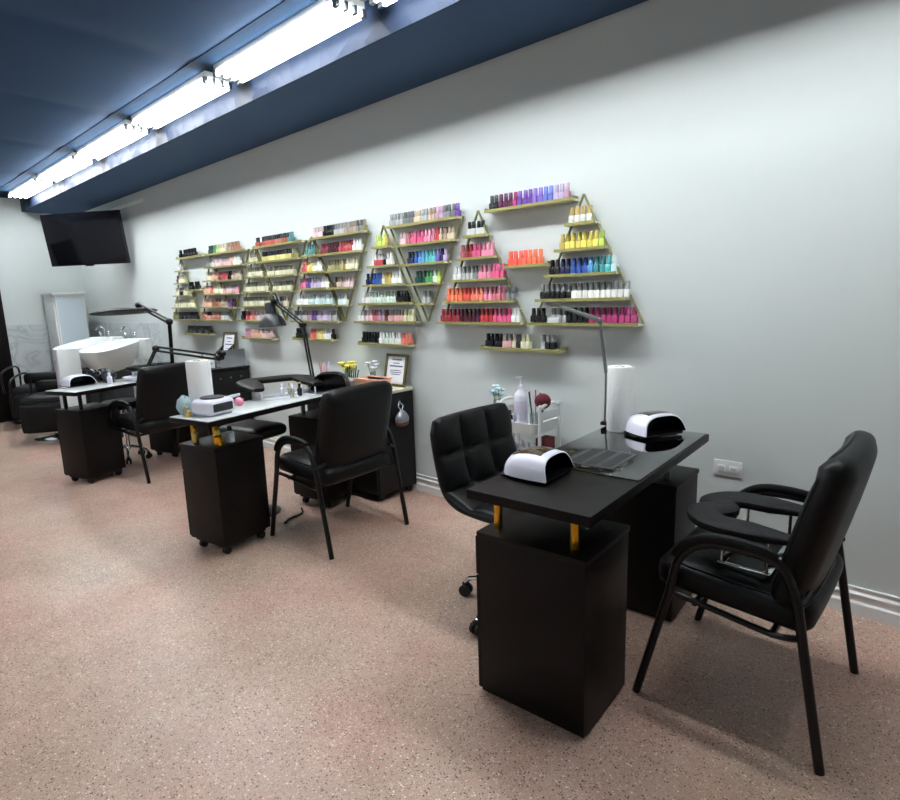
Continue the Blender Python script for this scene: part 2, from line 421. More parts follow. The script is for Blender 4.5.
RJ = rack('triangular wall rack second from the left, with peach and orange rows', -5.57)
RL = rack('leftmost triangular wall rack with cream and black rows', -6.24)
LT = ledge('long top right ledge holding purple to lilac polish bottles', -2.155, -1.597, 1.816)
LM = ledge('short ledge of red-orange bottles between the two right triangles', -2.026, -1.737, 1.502)
L1 = ledge('lowest ledge at right, under the two right triangles, black and beige bottles', -2.205, -1.66, 1.042)
L2 = ledge('low ledge of black and white bottles above the framed certificate', -3.36, -2.83, 1.032)
L3 = ledge('low ledge behind the black arm lamp pole, red and yellow bottles', -4.21, -3.68, 1.045)
L4 = ledge('low ledge of pink and peach bottles under the lamp shade', -5.05, -4.53, 1.03)
L5 = ledge('leftmost low ledge, black bottles lying on it', -6.26, -5.69, 1.045)
LK = ledge('top left ledge with a few black bottles', -6.27, -5.68, 1.817)
LN = ledge('short left ledge with four dark bottles between left triangles', -6.12, -5.80, 1.49)
W = 'right triangle rack'
row(RA[0], [('black', 3), ('_', 1), ('silver', 3), ('black', 4), ('magenta', 10)], ('bottom', W))
row(RA[1], [('greycap_black', 6), ('silvercap_white', 11)], ('second-lowest', W))
row(RA[2], [('black', 1), ('charcoal', 1), ('navy', 2), ('blue', 3), ('sky', 1), ('teal', 2), ('turquoise', 1), ('aqua', 2)], ('middle', W))
row(RA[3], [('gold', 1), ('yellow', 6), ('lime', 2)], ('second-highest', W))
row(RA[4], [('goldcap_clear', 6)], ('highest', W))
row(LT, [('charcoal', 2), ('plum', 3), ('magenta', 1), ('purple', 3), ('violet', 2), ('periwinkle', 2), ('lilac', 2), ('mauve', 2)], ('top', 'right ledge'))
row(LM, [('redorange', 4), ('orange', 3)], ('short', 'ledge between right triangles'))
W = 'second triangle rack'
row(RB[0], [('crimson', 5), ('darkred', 4), ('plum', 1), ('red', 3), ('hotpink', 4), ('white', 2)], ('bottom', W))
row(RB[1], [('orange', 4), ('redorange', 2), ('coral', 3), ('pink', 2), ('rose', 3), ('grey', 2)], ('second-lowest', W))
row(RB[2], [('white', 2), ('silver', 3), ('grey', 1), ('pink', 3), ('hotpink', 3)], ('middle', W))
row(RB[3], [('rose', 1), ('crimson', 2), ('hotpink', 2), ('pink', 4)], ('second-highest', W))
row(RB[4], [('blackcap_clear', 6)], ('highest', W))
W = 'wide upside-down rack'
row(RC[0], [('silver', 4), ('grey', 3), ('beige', 2), ('silver', 2), ('tan', 2), ('mauve', 2), ('grey', 3), ('purple', 1), ('olive', 1)], ('top', W))
row(RC[1], [('palepink', 2), ('rose', 2), ('hotpink', 3), ('pink', 3), ('red', 1), ('tan', 2), ('beige', 2)], ('second-highest', W), RC[1][0]+.03)
row(RC[2], [('navy', 2), ('blue', 1), ('sky', 2), ('turquoise', 3), ('violet', 1), ('navy', 1), ('lilac', 2)], ('middle', W), RC[2][0]+.03)
row(RC[3], [('darkgreen', 3), ('green', 2), ('mint', 1), ('lime', 3)], ('fourth', W), RC[3][0]+.03)
row(RC[4], [('silver', 2), ('tan', 2), ('beige', 1)], ('lowest', W), RC[4][0]+.03)
row(L1, [('black', 4), ('silvercap_pink', 2), ('beige', 1), ('charcoal', 1), ('cream', 2), ('_', 2), ('silver', 1), ('greycap_black', 2)], ('lowest', 'right ledge'), None)
W = 'mint row triangle rack'
row(RD[0], [('white', 2), ('silver', 1), ('palepink', 2), ('rose', 2), ('mauve', 2), ('brown', 1), ('silvercap_pink', 5), ('cream', 3)], ('bottom', W))
row(RD[1], [('white', 3), ('mint', 8), ('black', 4)], ('second-lowest', W))
row(RD[2], [('navy', 2), ('blue', 3), ('cream', 1), ('gold', 2), ('white', 3)], ('middle', W))
row(RD[3], [('white', 1), ('whitecap_red', 3), ('greycap_black', 1), ('white', 2)], ('second-highest', W))
row(RD[4], [('lime', 3), ('gold', 2)], ('highest', W))
n_ind = len(ROWS)
row(L2, [('black', 6), ('white', 2), ('mint', 2), ('white', 3), ('coral', 3), ('red', 2)], ('low', 'ledge above certificate'))
row(RE[0], [('palepink', 4), ('black', 4), ('silver', 4), ('tan', 4), ('grey', 2), ('olive', 2)], 0)
row(RE[1], [('crimson', 3), ('darkred', 4), ('red', 3), ('red', 2), ('white', 3)], 0, RE[1][0]+.02)
row(RE[2], [('olive', 5), ('gold', 2), ('cream', 4)], 0, RE[2][0]+.03)
row(RE[3], [('brown', 1), ('tan', 3), ('palepink', 3)], 0, RE[3][0]+.03)
row(RE[4], [('aqua', 2), ('white', 4)], 0)
row(RF[0], [('grey', 2), ('silver', 4), ('mauve', 2), ('purple', 2), ('lilac', 6), ('silver', 2)], 0)
row(RF[1], [('white', 5), ('aqua', 10)], 0)
row(RF[2], [('hotpink', 3), ('purple', 2), ('lilac', 4), ('white', 3)], 0)
row(RF[3], [('redorange', 2), ('yellow', 3), ('white', 3)], 0)
row(RF[4], [('teal', 4), ('darkgreen', 2)], 0)
row(RG[0], [('blackcap_red', 2), ('_', 1), ('blackcap_red', 7), ('blackcap_orange', 6), ('teal', 2)], 0)
row(RG[1], [('blackcap_yellow', 14), ('olive', 2)], 0, RG[1][0]+.02)
row(RG[2], [('olivecap_yellow', 14)], 0)
row(RG[3], [('olivecap_yellow', 10)], 0)
row(RG[4], [('grey', 2), ('beige', 3)], 0)
row(RH[0], [('black', 3), ('red', 2), ('coral', 3), ('palepink', 4), ('white', 4)], 0)
for k in (1, 2, 3, 4): row(RH[k], [('olivecap_yellow', 20)], 0)
row(RI[0], [('darkgreen', 3), ('green', 2), ('lime', 2), ('cream', 4), ('tan', 3), ('orangebrown', 4)], 0)
row(RI[1], [('palepink', 5), ('silvercap_pink', 5), ('peach', 2), ('white', 4)], 0)
row(RI[2], [('crimson', 2), ('red', 4), ('black', 2), ('tan', 6)], 0)
row(RI[3], [('silvercap_pink', 8), ('pink', 3)], 0)
row(RI[4], [('purple', 2), ('darkred', 3)], 0)
row(RJ[0], [('orangebrown', 4), ('darkcap_pink', 3), ('orangebrown', 6), ('silver', 5)], 0)
row(RJ[1], [('peach', 6), ('orangebrown', 6), ('tan', 5)], 0)
row(RJ[2], [('peach', 4), ('orange', 2), ('cream', 6)], 0)
row(RJ[3], [('cream', 3), ('peach', 5)], 0)
row(RJ[4], [('silver', 3), ('white', 2)], 0)
row(RL[0], [('olive', 4), ('charcoal', 8), ('black', 6)], 0)
row(RL[1], [('palepink', 1), ('paleyellow', 14)], 0)
row(RL[2], [('cream', 3), ('greycap_black', 3), ('cream', 6)], 0)
row(RL[3], [('darkred', 2), ('cream', 4)], 0)
row(RL[4], [('white', 2), ('silver', 2)], 0)
row(LK, [('black', 2), ('_', 1), ('black', 9)], 0)
row(LN, [('black', 3), ('_', 1), ('black', 3)], 0)
row(L3, [('black', 4), ('_', 2), ('redorange', 3), ('yellow', 3), ('white', 3), ('black', 2)], 0)
row(L4, [('pink', 4), ('peach', 5), ('silvercap_pink', 8)], 0)
row(L5, [('charcoal', 7), ('_', 1), ('charcoal', 8)], 0)

def bottle_body(): return MB().rbox((.0305, .0305, .041), .006, (0, 0, .0205), 2)
def bottle_cap(): return MB().lathe([(.0085, .040), (.0122, .0415), (.0122, .045), (.0115, .077), (.010, .0795)], n=10)
bb = bottle_body().build('nail_polish_bottle', 'polish'); bc = bottle_cap().build('cap', 'polish', bb)
names = {'sky': 'sky blue', 'redorange': 'red-orange', 'hotpink': 'hot pink', 'palepink': 'pale pink', 'darkred': 'dark red', 'darkgreen': 'dark green', 'paleyellow': 'pale yellow', 'orangebrown': 'orange-brown'}
ordn = ['leftmost', 'second', 'third', 'fourth', 'fifth', 'sixth', 'seventh', 'eighth', 'ninth', 'tenth', 'eleventh', 'twelfth', 'thirteenth', 'fourteenth', 'fifteenth', 'sixteenth', 'seventeenth', 'eighteenth', 'nineteenth', 'twentieth', 'twenty-first', 'twenty-second']
first = True; nb = 0; far = []
def jit(h, a=.05, des=.2):
    c = srgb(h); g = .3*c[0]+.6*c[1]+.1*c[2]; c = [q+(g-q)*des for q in c[:3]]; k = 1+random.uniform(-a, a)*2; return tuple(min(1, q*k) for q in c[:3])+(1.,)
for (place, items) in ROWS:
    for i, (x, z, k) in enumerate(items):
        nm, hb, hc = spec(k)
        y = -.036+random.uniform(-.004, .004)
        if nb < 300 and place:
            if first: o = bb; first = False; c = bc
            else:
                o = bb.copy(); COL.objects.link(o); c = bc.copy(); COL.objects.link(c); c.parent = o
            o.location = (x, y, z+.0005); o.rotation_euler = (0, 0, random.uniform(-.12, .12))
            o.color = jit(hb); c.color = jit(hc)
            od = ordn[i]+(' from left' if i else '')
            tag(o, f"{names.get(nm, nm)} nail polish bottle, {od} on {place[0]} {'row of ' if 'ledge' not in place[1] else ''}{place[1]}", 'nail polish', 'nail polish bottles on the wall racks')
            nb += 1
        else: far.append((x, y, z, hb, hc))
# the remaining far bottles as one stuff object
b0 = MB().box(-.0152, .0152, -.0152, .0152, 0, .041, .004); c0 = MB().cyl((0, 0, .041), (0, 0, .0795), .0122, .011, 8)
mb = MB(); cols = []
for (x, y, z, hb, hc) in far:
    T = Matrix.Translation((x, y, z+.0005))
    mb.add(b0.v, b0.f, True, T); cols += [jit(hb, .09, .38)]*len(b0.v)
    mb.add(c0.v, c0.f, True, T); cols += [jit(hc, .12, .45)]*len(c0.v)
me = bpy.data.meshes.new('distant_polish_bottles'); me.from_pydata(mb.v, [], mb.f)
ca = me.color_attributes.new('paint', 'FLOAT_COLOR', 'POINT')
for i, c in enumerate(cols): ca.data[i].color = c
me.materials.append(M['polish_far']); me.polygons.foreach_set('use_smooth', [True]*len(me.polygons)); me.set_sharp_from_angle(angle=.6)
o = bpy.data.objects.new('distant_polish_bottles', me); COL.objects.link(o)
tag(o, 'many small coloured nail polish bottles on the left half of the wall racks', 'nail polish', 'nail polish bottles on the wall racks', 'stuff')
bx = MB().box(-.03, .03, -.02, .02, 0, .028, .002)
tag(bx.build('white_box', 'wenamel', origin=None), 'small white carton among bottles on lowest shelf of the rightmost rack', 'box').location = (RA[0][0]+.17, -.065, RA[0][2]+.0005)
bpy.data.objects['white_box'].scale = (1, .5, 1)

# ------------------------------------------------------------------ manicure desks
def desk(label, loc, rz, zt, w, casters, topmat, cab_w, postmat='gold', group='black manicure desks'):
    r = thing('manicure_desk', label, 'desk', loc, rz, group); L = 1.122; h = zt-.155
    MB().box(-w/2, w/2, -L/2, L/2, zt-.032, zt-(.004 if topmat == 'whitetop' else 0), .003).build('tabletop', 'lam', r)
    if topmat == 'whitetop': MB().box(-w/2+.004, w/2-.004, -L/2+.004, L/2-.004, zt-.004, zt, .001).build('glass_sheet', 'whitetop', r)
    z0 = casters if casters else -.008
    for (ya, yb, nm) in ((-.515, -.20, 'front_cabinet'), (.275, .555, 'rear_cabinet')):
        xa, xb = -cab_w/2-.012, cab_w/2-.014
        c = MB().box(xa, xb, ya, yb, z0+.02, h-.018, .002).build(nm, 'lam', r)
        MB().box(xa-.006, xb+.004, ya-.006, yb+.004, h-.018, h, .002).build('cabinet_top', 'lam', c)
        MB().box(xa+.02, xb-.02, ya+.02, yb-.02, 0 if not casters else z0, z0+.022).build('plinth', 'rubber', c)
        # door on the technician's side, slightly proud
        d = MB().box(xa-.018, xa-.001, ya+.004, yb-.004, z0+.025, h-.16, .002).build('door', 'lam', c)
        MB().box(xa-.018, xa-.001, ya+.004, yb-.004, h-.155, h-.022, .002).build('drawer', 'lam', c)
        MB().box(xa-.03, xa-.018, ya+.1, yb-.1, h-.19, h-.18, .002).build('handle', 'alu', c)
        if casters:
            for cx in (xa+.05, xb-.04):
                for cy in (ya+.04, yb-.04):
                    m = MB(); m.cyl((cx-.012, cy, .0225), (cx+.012, cy, .0225), .0225, n=14); m.box(cx-.016, cx+.016, cy-.012, cy+.012, .03, z0+.004, .003)
                    m.build('caster', 'rubber', c)
    for (px, py) in ((-cab_w/2+.025, -.455), (cab_w/2-.078, -.455), (-cab_w/2+.04, .35), (cab_w/2-.078, .35)):
        MB().cyl((px, py, h), (px, py, zt-.032), .014, n=18).build('brass_post' if py < 0 else 'steel_post', postmat if py < 0 else 'alu', r)
    return r
D1 = desk('nearest black manicure desk with glossy black glass top and brass posts', (-.987, -.85, 0), math.radians(3.5), .745, .425, 0, 'black', .38)
MB().box(-.205, .205, -.20, .548, .7452, .7492, .0015).build('glass_sheet', 'bglass', D1)
g = MB().box(-.10, .09, -.14, .09, .7493, .7512, .0008).build('dust_vent', 'dgrey', D1)
m = MB()
for k in range(3): m.box(-.078+.058*k, -.04+.058*k, -.12, .07, .7513, .7518, .0001)
m.build('vent_slots', 'rubber', g)
D2 = desk('white-topped manicure desk crowded with lamps and tools, middle of the row', (-3.119, -.946, 0), math.radians(11), .76, .33, .045, 'whitetop', .29)
D3 = desk('farthest white-topped manicure desk beside the shampoo bowls', (-5.25, -1.03, 0), math.radians(19), .735, .34, .035, 'whitetop', .28, 'bmetal')

# ------------------------------------------------------------------ guest chairs
def guest_chair(label, loc, rz):
    r = thing('guest_armchair', label, 'chair', loc, rz, 'black padded guest armchairs')
    side = [(-.27, 0), (-.213, .231), (-.170, .40), (-.152, .50), (-.122, .552), (-.07, .588), (0, .598), (.10, .594), (.148, .568), (.185, .48), (.222, .27), (.27, 0)]
    for sy in (-1, 1):
        y = sy*.288
        P = [Vector((x, y, z)) for x, z in side]
        k0, k1 = 3, 9
        MB().tube([P[0], P[1], P[2], P[3]], .0135, 12).build('leg', 'bmetal', r)
        MB().tube([P[11], P[10], P[9]], .0135, 12).build('leg', 'bmetal', r)
        MB().tube(smooth_path(P[3:10], 6), .0135, 12).build('arm_frame', 'bmetal', r)
        pad = smooth_path([(-.155, y, .530), (-.122, y, .572), (-.07, y, .604), (0, y, .615), (.09, y, .611), (.128, y, .597)], 6)
        n = len(pad); MB().tube(pad, [.012+.011*math.sin(PI*min(1, (i+.5)/n*1.0))**.4 for i in range(n)], 12, flat=.72, up=(0, 1, 0) if False else None).build('armrest', 'leather', r)
        # seat rail under the cushion, bending from the front leg to the rear leg
        MB().tube(smooth_path([(-.178, y, .40), (-.15, sy*.262, .385), (-.05, sy*.255, .37), (.10, sy*.255, .352), (.16, sy*.265, .36), (.206, y, .385)], 5), .010, 10).build('seat_rail', 'bmetal', r)
    MB().tube([(-.10, -.262, .372), (-.10, .262, .372)], .010, 8).tube([(.12, -.262, .352), (.12, .262, .352)], .010, 8).build('crossbar', 'bmetal', r)
    T = Matrix.Translation((-.01, 0, .425)) @ Matrix.Rotation(math.radians(3.5), 4, 'Y')
    c = MB().rbox((.455, .50, .105), .042, (0, 0, 0), 8, (.006, .008, .012), T).build('seat', 'leather', r)
    m = MB(); pts = []
    for a in range(40):
        t = 2*PI*a/40; pts.append(T @ Vector((math.copysign(abs(math.cos(t))**.35, math.cos(t))*.212, math.copysign(abs(math.sin(t))**.35, math.sin(t))*.235, .043)))
    m.tube(pts, .0035, 6, closed=True).build('piping', 'bmetal', c)
    # back cushion, leaning, slightly concave with a rolled top
    lean = math.atan2(.105, .43)
    T = Matrix.Translation((.182, 0, .648)) @ Matrix.Rotation(lean, 4, 'Y')
    m = MB().rbox((.088, .49, .485), .042, (0, 0, 0), 9, (.008, .006, .01))
    for i, v in enumerate(m.v):
        x, y, z = v; x += .018*(1-(y/.245)**2) - .0; x += .010*math.exp(-((z-.15)/.02)**2)*(1 if x < 0 else 0)
        tp = max(0, (z-.12)/.13); y *= 1-.03*tp*tp
        m.v[i] = tuple(T @ Vector((x, y, z)))
    b = m.build('backrest', 'leather', r)
    pts = []
    for a in range(48):
        t = 2*PI*a/48; yy = math.copysign(abs(math.cos(t))**.3, math.cos(t))*.236; zz = math.copysign(abs(math.sin(t))**.3, math.sin(t))*.24
        pts.append(T @ Vector((-.030+.018*(1-(yy/.245)**2), yy*(1-.05*max(0, (zz-.12)/.13)**2), zz)))
    MB().tube(pts, .004, 6, closed=True).build('piping', 'bmetal', b)
    for sy in (-1, 1):
        MB().tube([(.186, sy*.286, .47), (.200, sy*.262, .485), (.205, sy*.235, .50)], .010, 8).build('back_bracket', 'bmetal', r)
    return r
CH1 = guest_chair('nearest black padded armchair, at the right side of the glass-topped desk', (-.492, -.742, 0), 0)
CH2 = guest_chair('black padded armchair seen from behind, pulled up to the middle desk', (-2.715, -.80, 0), math.radians(3))
CH3 = guest_chair('small far black armchair beside the farthest white-topped desk', (-4.86, -.90, 0), math.radians(3))
CH3.location.x = -4.95; CH3.location.y = -.93; CH3.rotation_euler.z = math.radians(10)

# ------------------------------------------------------------------ tufted stool chair
def tufted_seat(r):
    # profile in (x, z) from the top of the back down and forward to the seat front; the chair faces +x
    P = smooth_path([(-.275, 0, .85), (-.262, 0, .75), (-.240, 0, .64), (-.205, 0, .545), (-.13, 0, .495), (0, 0, .482), (.12, 0, .485), (.19, 0, .468)], 8)
    n = len(P); W = .262; cu = 36
    ln = [0]
    for i in range(1, n): ln.append(ln[-1]+(P[i]-P[i-1]).length)
    def nrm(i):
        t = (P[min(i+1, n-1)]-P[max(i-1, 0)]).normalized(); return Vector((-t.z, 0, t.x)) if True else 0
    front = []; back = []
    backlen = ln[24]
    for i in range(n):
        nn = nrm(i); nn = -nn if nn.dot(Vector((1, 0, .6))) < 0 else nn
        if i < 1: wmul = .80
        else:
            d = ln[i]; wmul = .90+.10*min(1, d/.06) if d < .06 else 1
            de = ln[-1]-d; wmul *= (.86+.14*min(1, de/.06)) if de < .06 else 1
        for j in range(cu+1):
            u = -1+2*j/cu; y = u*W*wmul
            curl = .030*abs(u)**2.5
            s1 = ln[i]/backlen*2.0
            puff = .026*abs(math.sin(PI*s1))**.4*abs(math.sin(PI*(u+1)/2*3))**.4
            edge = max(0, 1-abs(u))**.35
            front.append(P[i]+nn*(.018*edge+puff+curl*.6)+Vector((0, y, 0)))
            back.append(P[i]-nn*(.016+.012*edge-curl*.6)+Vector((0, y*.99, 0)))
    m = MB(); w = cu+1; fs = []
    for i in range(n-1):
        for j in range(cu): a = i*w+j; fs.append((a, a+1, a+w+1, a+w))
    o = n*w; vs = [v[:] for v in front+back]
    fs += [tuple(k+o for k in f[::-1]) for f in fs]
    rim = [j for j in range(w)]+[i*w+w-1 for i in range(1, n)]+[(n-1)*w+j for j in range(w-2, -1, -1)]+[i*w for i in range(n-2, 0, -1)]
    for k in range(len(rim)): a = rim[k]; b = rim[(k+1) % len(rim)]; fs.append((a, b, b+o, a+o))
    m.add(vs, fs, True); return m
r = thing('tufted_stool_chair', 'black tufted rolling chair with chrome base, left of the glass-topped desk', 'chair', (-1.37, -.845, 0), math.radians(0))
tufted_seat(r).build('tufted_shell', 'leather', r, angle=75)
MB().cyl((0, 0, .12), (0, 0, .43), .025, n=16).cyl((0, 0, .12), (0, 0, .26), .032, n=16).build('gas_lift', 'chrome', r)
MB().box(-.09, .09, -.09, .09, .425, .452, .004).build('mount_plate', 'bmetal', r)
MB().lathe([(.03, .10), (.05, .105), (.05, .13), (.03, .14)]).build('hub', 'chrome', r)
def star(r, R, a0, wheel=.026):
    for k in range(5):
        a = a0+2*PI*k/5; c, s = math.cos(a), math.sin(a)
        o = MB().tube([(c*.03, s*.03, .122), (c*R*.55, s*R*.55, .112), (c*(R-.02), s*(R-.02), .085), (c*R, s*R, .06)], [.015, .013, .011, .009], 10).build('base_arm', 'chrome', r)
        m = MB()
        for q in (-1, 1):
            cx, cy = c*R-s*q*.014, s*R+c*q*.014
            m.cyl((cx-(-s)*.008, cy-c*.008, wheel), (cx+(-s)*.008, cy+c*.008, wheel), wheel, n=16)
        m.box(c*R-.012, c*R+.012, s*R-.012, s*R+.012, .03, .062, .004); m.build('caster', 'rubber', o)
star(r, .275, math.radians(193))

# backless stool under the middle desk
r = thing('rolling_stool', 'black padded backless stool tucked under the middle desk', 'stool', (-3.37, -.955, 0), math.radians(12))
MB().rbox((.36, .28, .075), .034, (0, 0, .55), 7, (0, 0, .008)).build('seat', 'leather', r)
MB().cyl((0, 0, .02), (0, 0, .515), .024, n=14).build('gas_lift', 'chrome', r)
MB().lathe([(.13, 0), (.135, .008), (.10, .02), (.03, .035), (.026, .06)], n=28).build('disc_base', 'bmetal', r)

# second black swivel stool behind the farthest desk's chair
r = thing('rolling_stool', 'low black round stool with chrome base at the far desk', 'stool', (-5.52, -1.00, 0), 0)
MB().lathe([(.10, .47), (.155, .475), (.165, .50), (.155, .535), (.09, .545), (.001, .546)], n=28).build('seat', 'leather', r)
MB().cyl((0, 0, .1), (0, 0, .47), .022, n=14).build('gas_lift', 'chrome', r)
star(r, .165, .9, .022)

# ------------------------------------------------------------------ hand rest cushion pads
def ushape(bend, arm, wd, notch=True, n=10):
    """centre line of a U: open towards +x, bend along y"""
    R = .09; h = bend/2-wd/2
    pts = [(arm, -h), (arm*.5, -h)]+[(R+R*math.cos(a)*1.0-.0, -h+R+R*math.sin(a)) for a in [math.radians(q) for q in (270, 247, 225, 202, 180)]]
    low = pts; up = [(x, -y) for x, y in low[::-1]]
    mid = [(.035, 0)] if notch else [(0, 0)]
    return low+mid+up
def arm_pad(label, loc, rz, bend, arm, zt, zb, notch=True, wp=.052, base=(.03, .25), mat='leather2', frame='chrome', tilt=0):
    r = thing('manicure_cushion', label, 'hand cushion', loc, rz, None)
    pts = [(x, y, zt) for x, y in ushape(bend, arm, .095, notch)]
    P = smooth_path(pts, 6); n = len(P); m = MB(); k = 16; rings = []
    for i in range(n):
        t = (P[min(i+1, n-1)]-P[max(i-1, 0)]).normalized(); a = Vector((-t.y, t.x, 0))
        e = min(i, n-1-i)/5.; w = wp*(min(1, .45+.55*e) if e < 1 else 1); h = .019*(min(1, .6+.4*e) if e < 1 else 1)
        for q in range(k):
            an = 2*PI*q/k; cc = math.copysign(abs(math.cos(an))**.6, math.cos(an)); ss = math.copysign(abs(math.sin(an))**.7, math.sin(an))
            m.v.append(tuple(P[i]+a*cc*w+Vector((0, 0, ss*h))))
    for i in range(n-1):
        for q in range(k): m.f.append((i*k+q, i*k+(q+1) % k, (i+1)*k+(q+1) % k, (i+1)*k+q)); m.sm.append(True)
    m.f.append(tuple(range(k))[::-1]); m.f.append(tuple(range((n-1)*k, n*k)))
    pad = m.build('pad', mat, r)
    fx0, fx1 = base
    m = MB(); m.box(fx0, fx0+.022, -bend*.36, bend*.36, zb, zb+.004, .001); m.box(fx1, fx1+.022, -bend*.36, bend*.36, zb, zb+.004, .001)
    for sy in (-1, 1): m.box(fx0, fx1+.02, sy*bend*.36-.008, sy*bend*.36+.008, zb+.001, zb+.004, .001)
    m.build('base_frame', frame, r)
    for sx in (fx0+.01, fx1+.01):
        for sy in (-1, 1): MB().tube([(sx, sy*bend*.36, zb+.003), (sx, sy*bend*.36, zt-.016)], .005, 8).build('strut', frame, r)
    return r
arm_pad('black quilted U-shaped hand rest cushion lying on the nearest chair seat', (-.625, -.785, 0), math.radians(0), .37, .27, .618, .492, wp=.054, base=(.07, .20))
arm_pad('black U-shaped hand rest cushion with white frame on the middle desk', (-3.56, -.67, 0), math.radians(-18), .46, .45, .825, .7605, False, wp=.070, base=(.26, .42), mat='leather', frame='wplastic')
arm_pad('black hand rest cushion on the farthest desk', (-5.44, -.80, 0), math.radians(12), .42, .24, .82, .7355, base=(.05, .18), mat='leather', frame='wplastic')

# ------------------------------------------------------------------ nail lamps
def nail_lamp(label, loc, rz, shell='wplastic', w=.215, d=.19, h=.088, panel='smoke', group='white nail curing lamps'):
    """opening faces +x"""
    r = thing('nail_lamp', label, 'nail lamp', loc, rz, group)
    def sect(x, ww, hh, z0=.012, n=14):
        out = [(x, -ww/2, z0)]
        for k in range(n+1):
            a = PI-PI*k/n; cy = math.copysign(abs(math.cos(a))**.62, math.cos(a)); cz = abs(math.sin(a))**.55
            out.append((x-.30*cz*(hh-z0)*(1 if x > 0 else 0)*min(1, abs(x)/(d*.3)), cy*ww/2*(1-.16*cz), z0+cz*(hh-z0)))
        out.append((x, ww/2, z0)); return out
    secs = [(-d/2, .55*w, .45*h), (-d/2+.01, .72*w, .66*h), (-d*.36, .87*w, .84*h), (-d*.2, .96*w, .95*h), (0, w, h), (d*.25, w*1.0, h*1.0), (d*.42, w*.99, h*.97), (d/2, w*.985, h*.95)]
    S = [sect(*q) for q in secs]; k = len(S[0]); m = MB(); vs = [p for s in S for p in s]; fs = []
    for i in range(len(S)-1):
        for j in range(k-1): fs.append((i*k+j, i*k+j+1, (i+1)*k+j+1, (i+1)*k+j))
    fs.append(tuple(range(k)))
    # inner skin for the opening
    I = [sect(d/2, w*.94, h*.90, .015), sect(-d*.1, w*.88, h*.84, .015)]
    o = len(vs); vs += I[0]; e = (len(S)-1)*k
    for j in range(k-1): fs.append((e+j, e+j+1, o+j+1, o+j))
    m.add(vs, fs, True); m.build('shell', shell, r)
    m = MB(); vs = I[0]+I[1]; fs = [(j, j+1, k+j+1, k+j) for j in range(k-1)]+[tuple(range(k, 2*k))]+[(0, k-1, 2*k-1, k)]
    m.add(vs, fs, True); m.build('opening', 'bplastic', r)
    MB().rbox((d*.93, w*.86, .013), .005, (.0, 0, .0075), 4).build('base_tray', 'bplastic', r)
    def skin(x, y):
        for a, b in zip(secs, secs[1:]):
            if a[0] <= x <= b[0]:
                t = (x-a[0])/(b[0]-a[0]); ww = a[1]+(b[1]-a[1])*t; hh = a[2]+(b[2]-a[2])*t; break
        lo, hi = 0., 1.
        for _ in range(30):            # solve the arch for the point over this y
            c = (lo+hi)/2; sn = math.sqrt(1-c*c)**.55; yy = c**.62*ww/2*(1-.16*sn)
            if yy < abs(y): lo = c
            else: hi = c
        cz = math.sqrt(1-lo*lo)**.55
        return (x-.30*cz*(hh-.012)*(1 if x > 0 else 0)*min(1, abs(x)/(d*.3)), y, .012+cz*(hh-.012))
    m = MB(); n = 12; vs = []
    for i in range(n+1):
        x = -d*.33+(d*.70)*i/n
        for j in range(n+1):
            p = skin(x, (-1+2*j/n)*w*.25); vs.append((p[0], p[1], p[2]+.0015))
    fs = [(i*(n+1)+j, i*(n+1)+j+1, (i+1)*(n+1)+j+1, (i+1)*(n+1)+j) for i in range(n) for j in range(n)]
    o = len(vs); vs2 = [(x, y, z-.004) for x, y, z in vs]; fs += [tuple(q+o for q in f[::-1]) for f in fs]
    rim = [j for j in range(n+1)]+[i*(n+1)+n for i in range(1, n+1)]+[n*(n+1)+j for j in range(n-1, -1, -1)]+[i*(n+1) for i in range(n-1, 0, -1)]
    for q in range(len(rim)): a = rim[q]; b = rim[(q+1) % len(rim)]; fs.append((a, b, b+o, a+o))
    m.add(vs+vs2, fs, True); m.build('display_panel', panel, r)
    return r
nail_lamp('white nail lamp at the near end of the glass-topped desk', (-1.075, -1.165, .7455), math.radians(4), w=.205, d=.185)
nail_lamp('white nail lamp with wide black opening, beside the paper towel roll', (-1.00, -.405, .7495), math.radians(-24), w=.225, d=.165, h=.092)
nail_lamp('small white nail lamp on the farthest desk', (-5.31, -1.375, .7355), math.radians(12), panel='wplastic')
nail_lamp('all-black nail lamp on the middle desk, behind the chair', (-3.165, -.47, .7605), math.radians(-50), shell='bplastic', w=.25, d=.20, h=.12, panel='bplastic', group='black nail curing lamps')
# round white lamp with dark oval lid
r = thing('white_nail_dryer', 'white round nail dryer with dark oval lid, front of the middle desk', 'nail dryer', (-3.035, -1.345, .7605), math.radians(15))
MB().rbox((.155, .18, .088), .028, (0, 0, .045), 6, (.004, .004, .0)).build('body', 'wplastic', r)
MB().lathe([(.001, .0), (.060, .0), (.063, .004), (.060, .007), (.001, .008)], (0, 0, .0885), 28).build('lid', 'dgrey', r)
MB().rbox((.012, .13, .045), .005, (.076, 0, .044), 3).build('hand_opening', 'dgrey', r)
MB().tube([(-.03, .09, .06), (-.02, .15, .07), (0, .19, .075)], [.016, .013, .011], 10, flat=.6).build('handle', 'wplastic', r)
o = tag(MB().lathe([(.001, 0), (.018, .002), (.026, .02), (.022, .036), (.010, .045), (.001, .046)]).build('pink_sponge', 'pink'), 'pink blender sponge beside the white nail dryer', 'sponge'); o.location = (-3.16, -1.13, .7605); o.scale = (1.2, 1, 1)

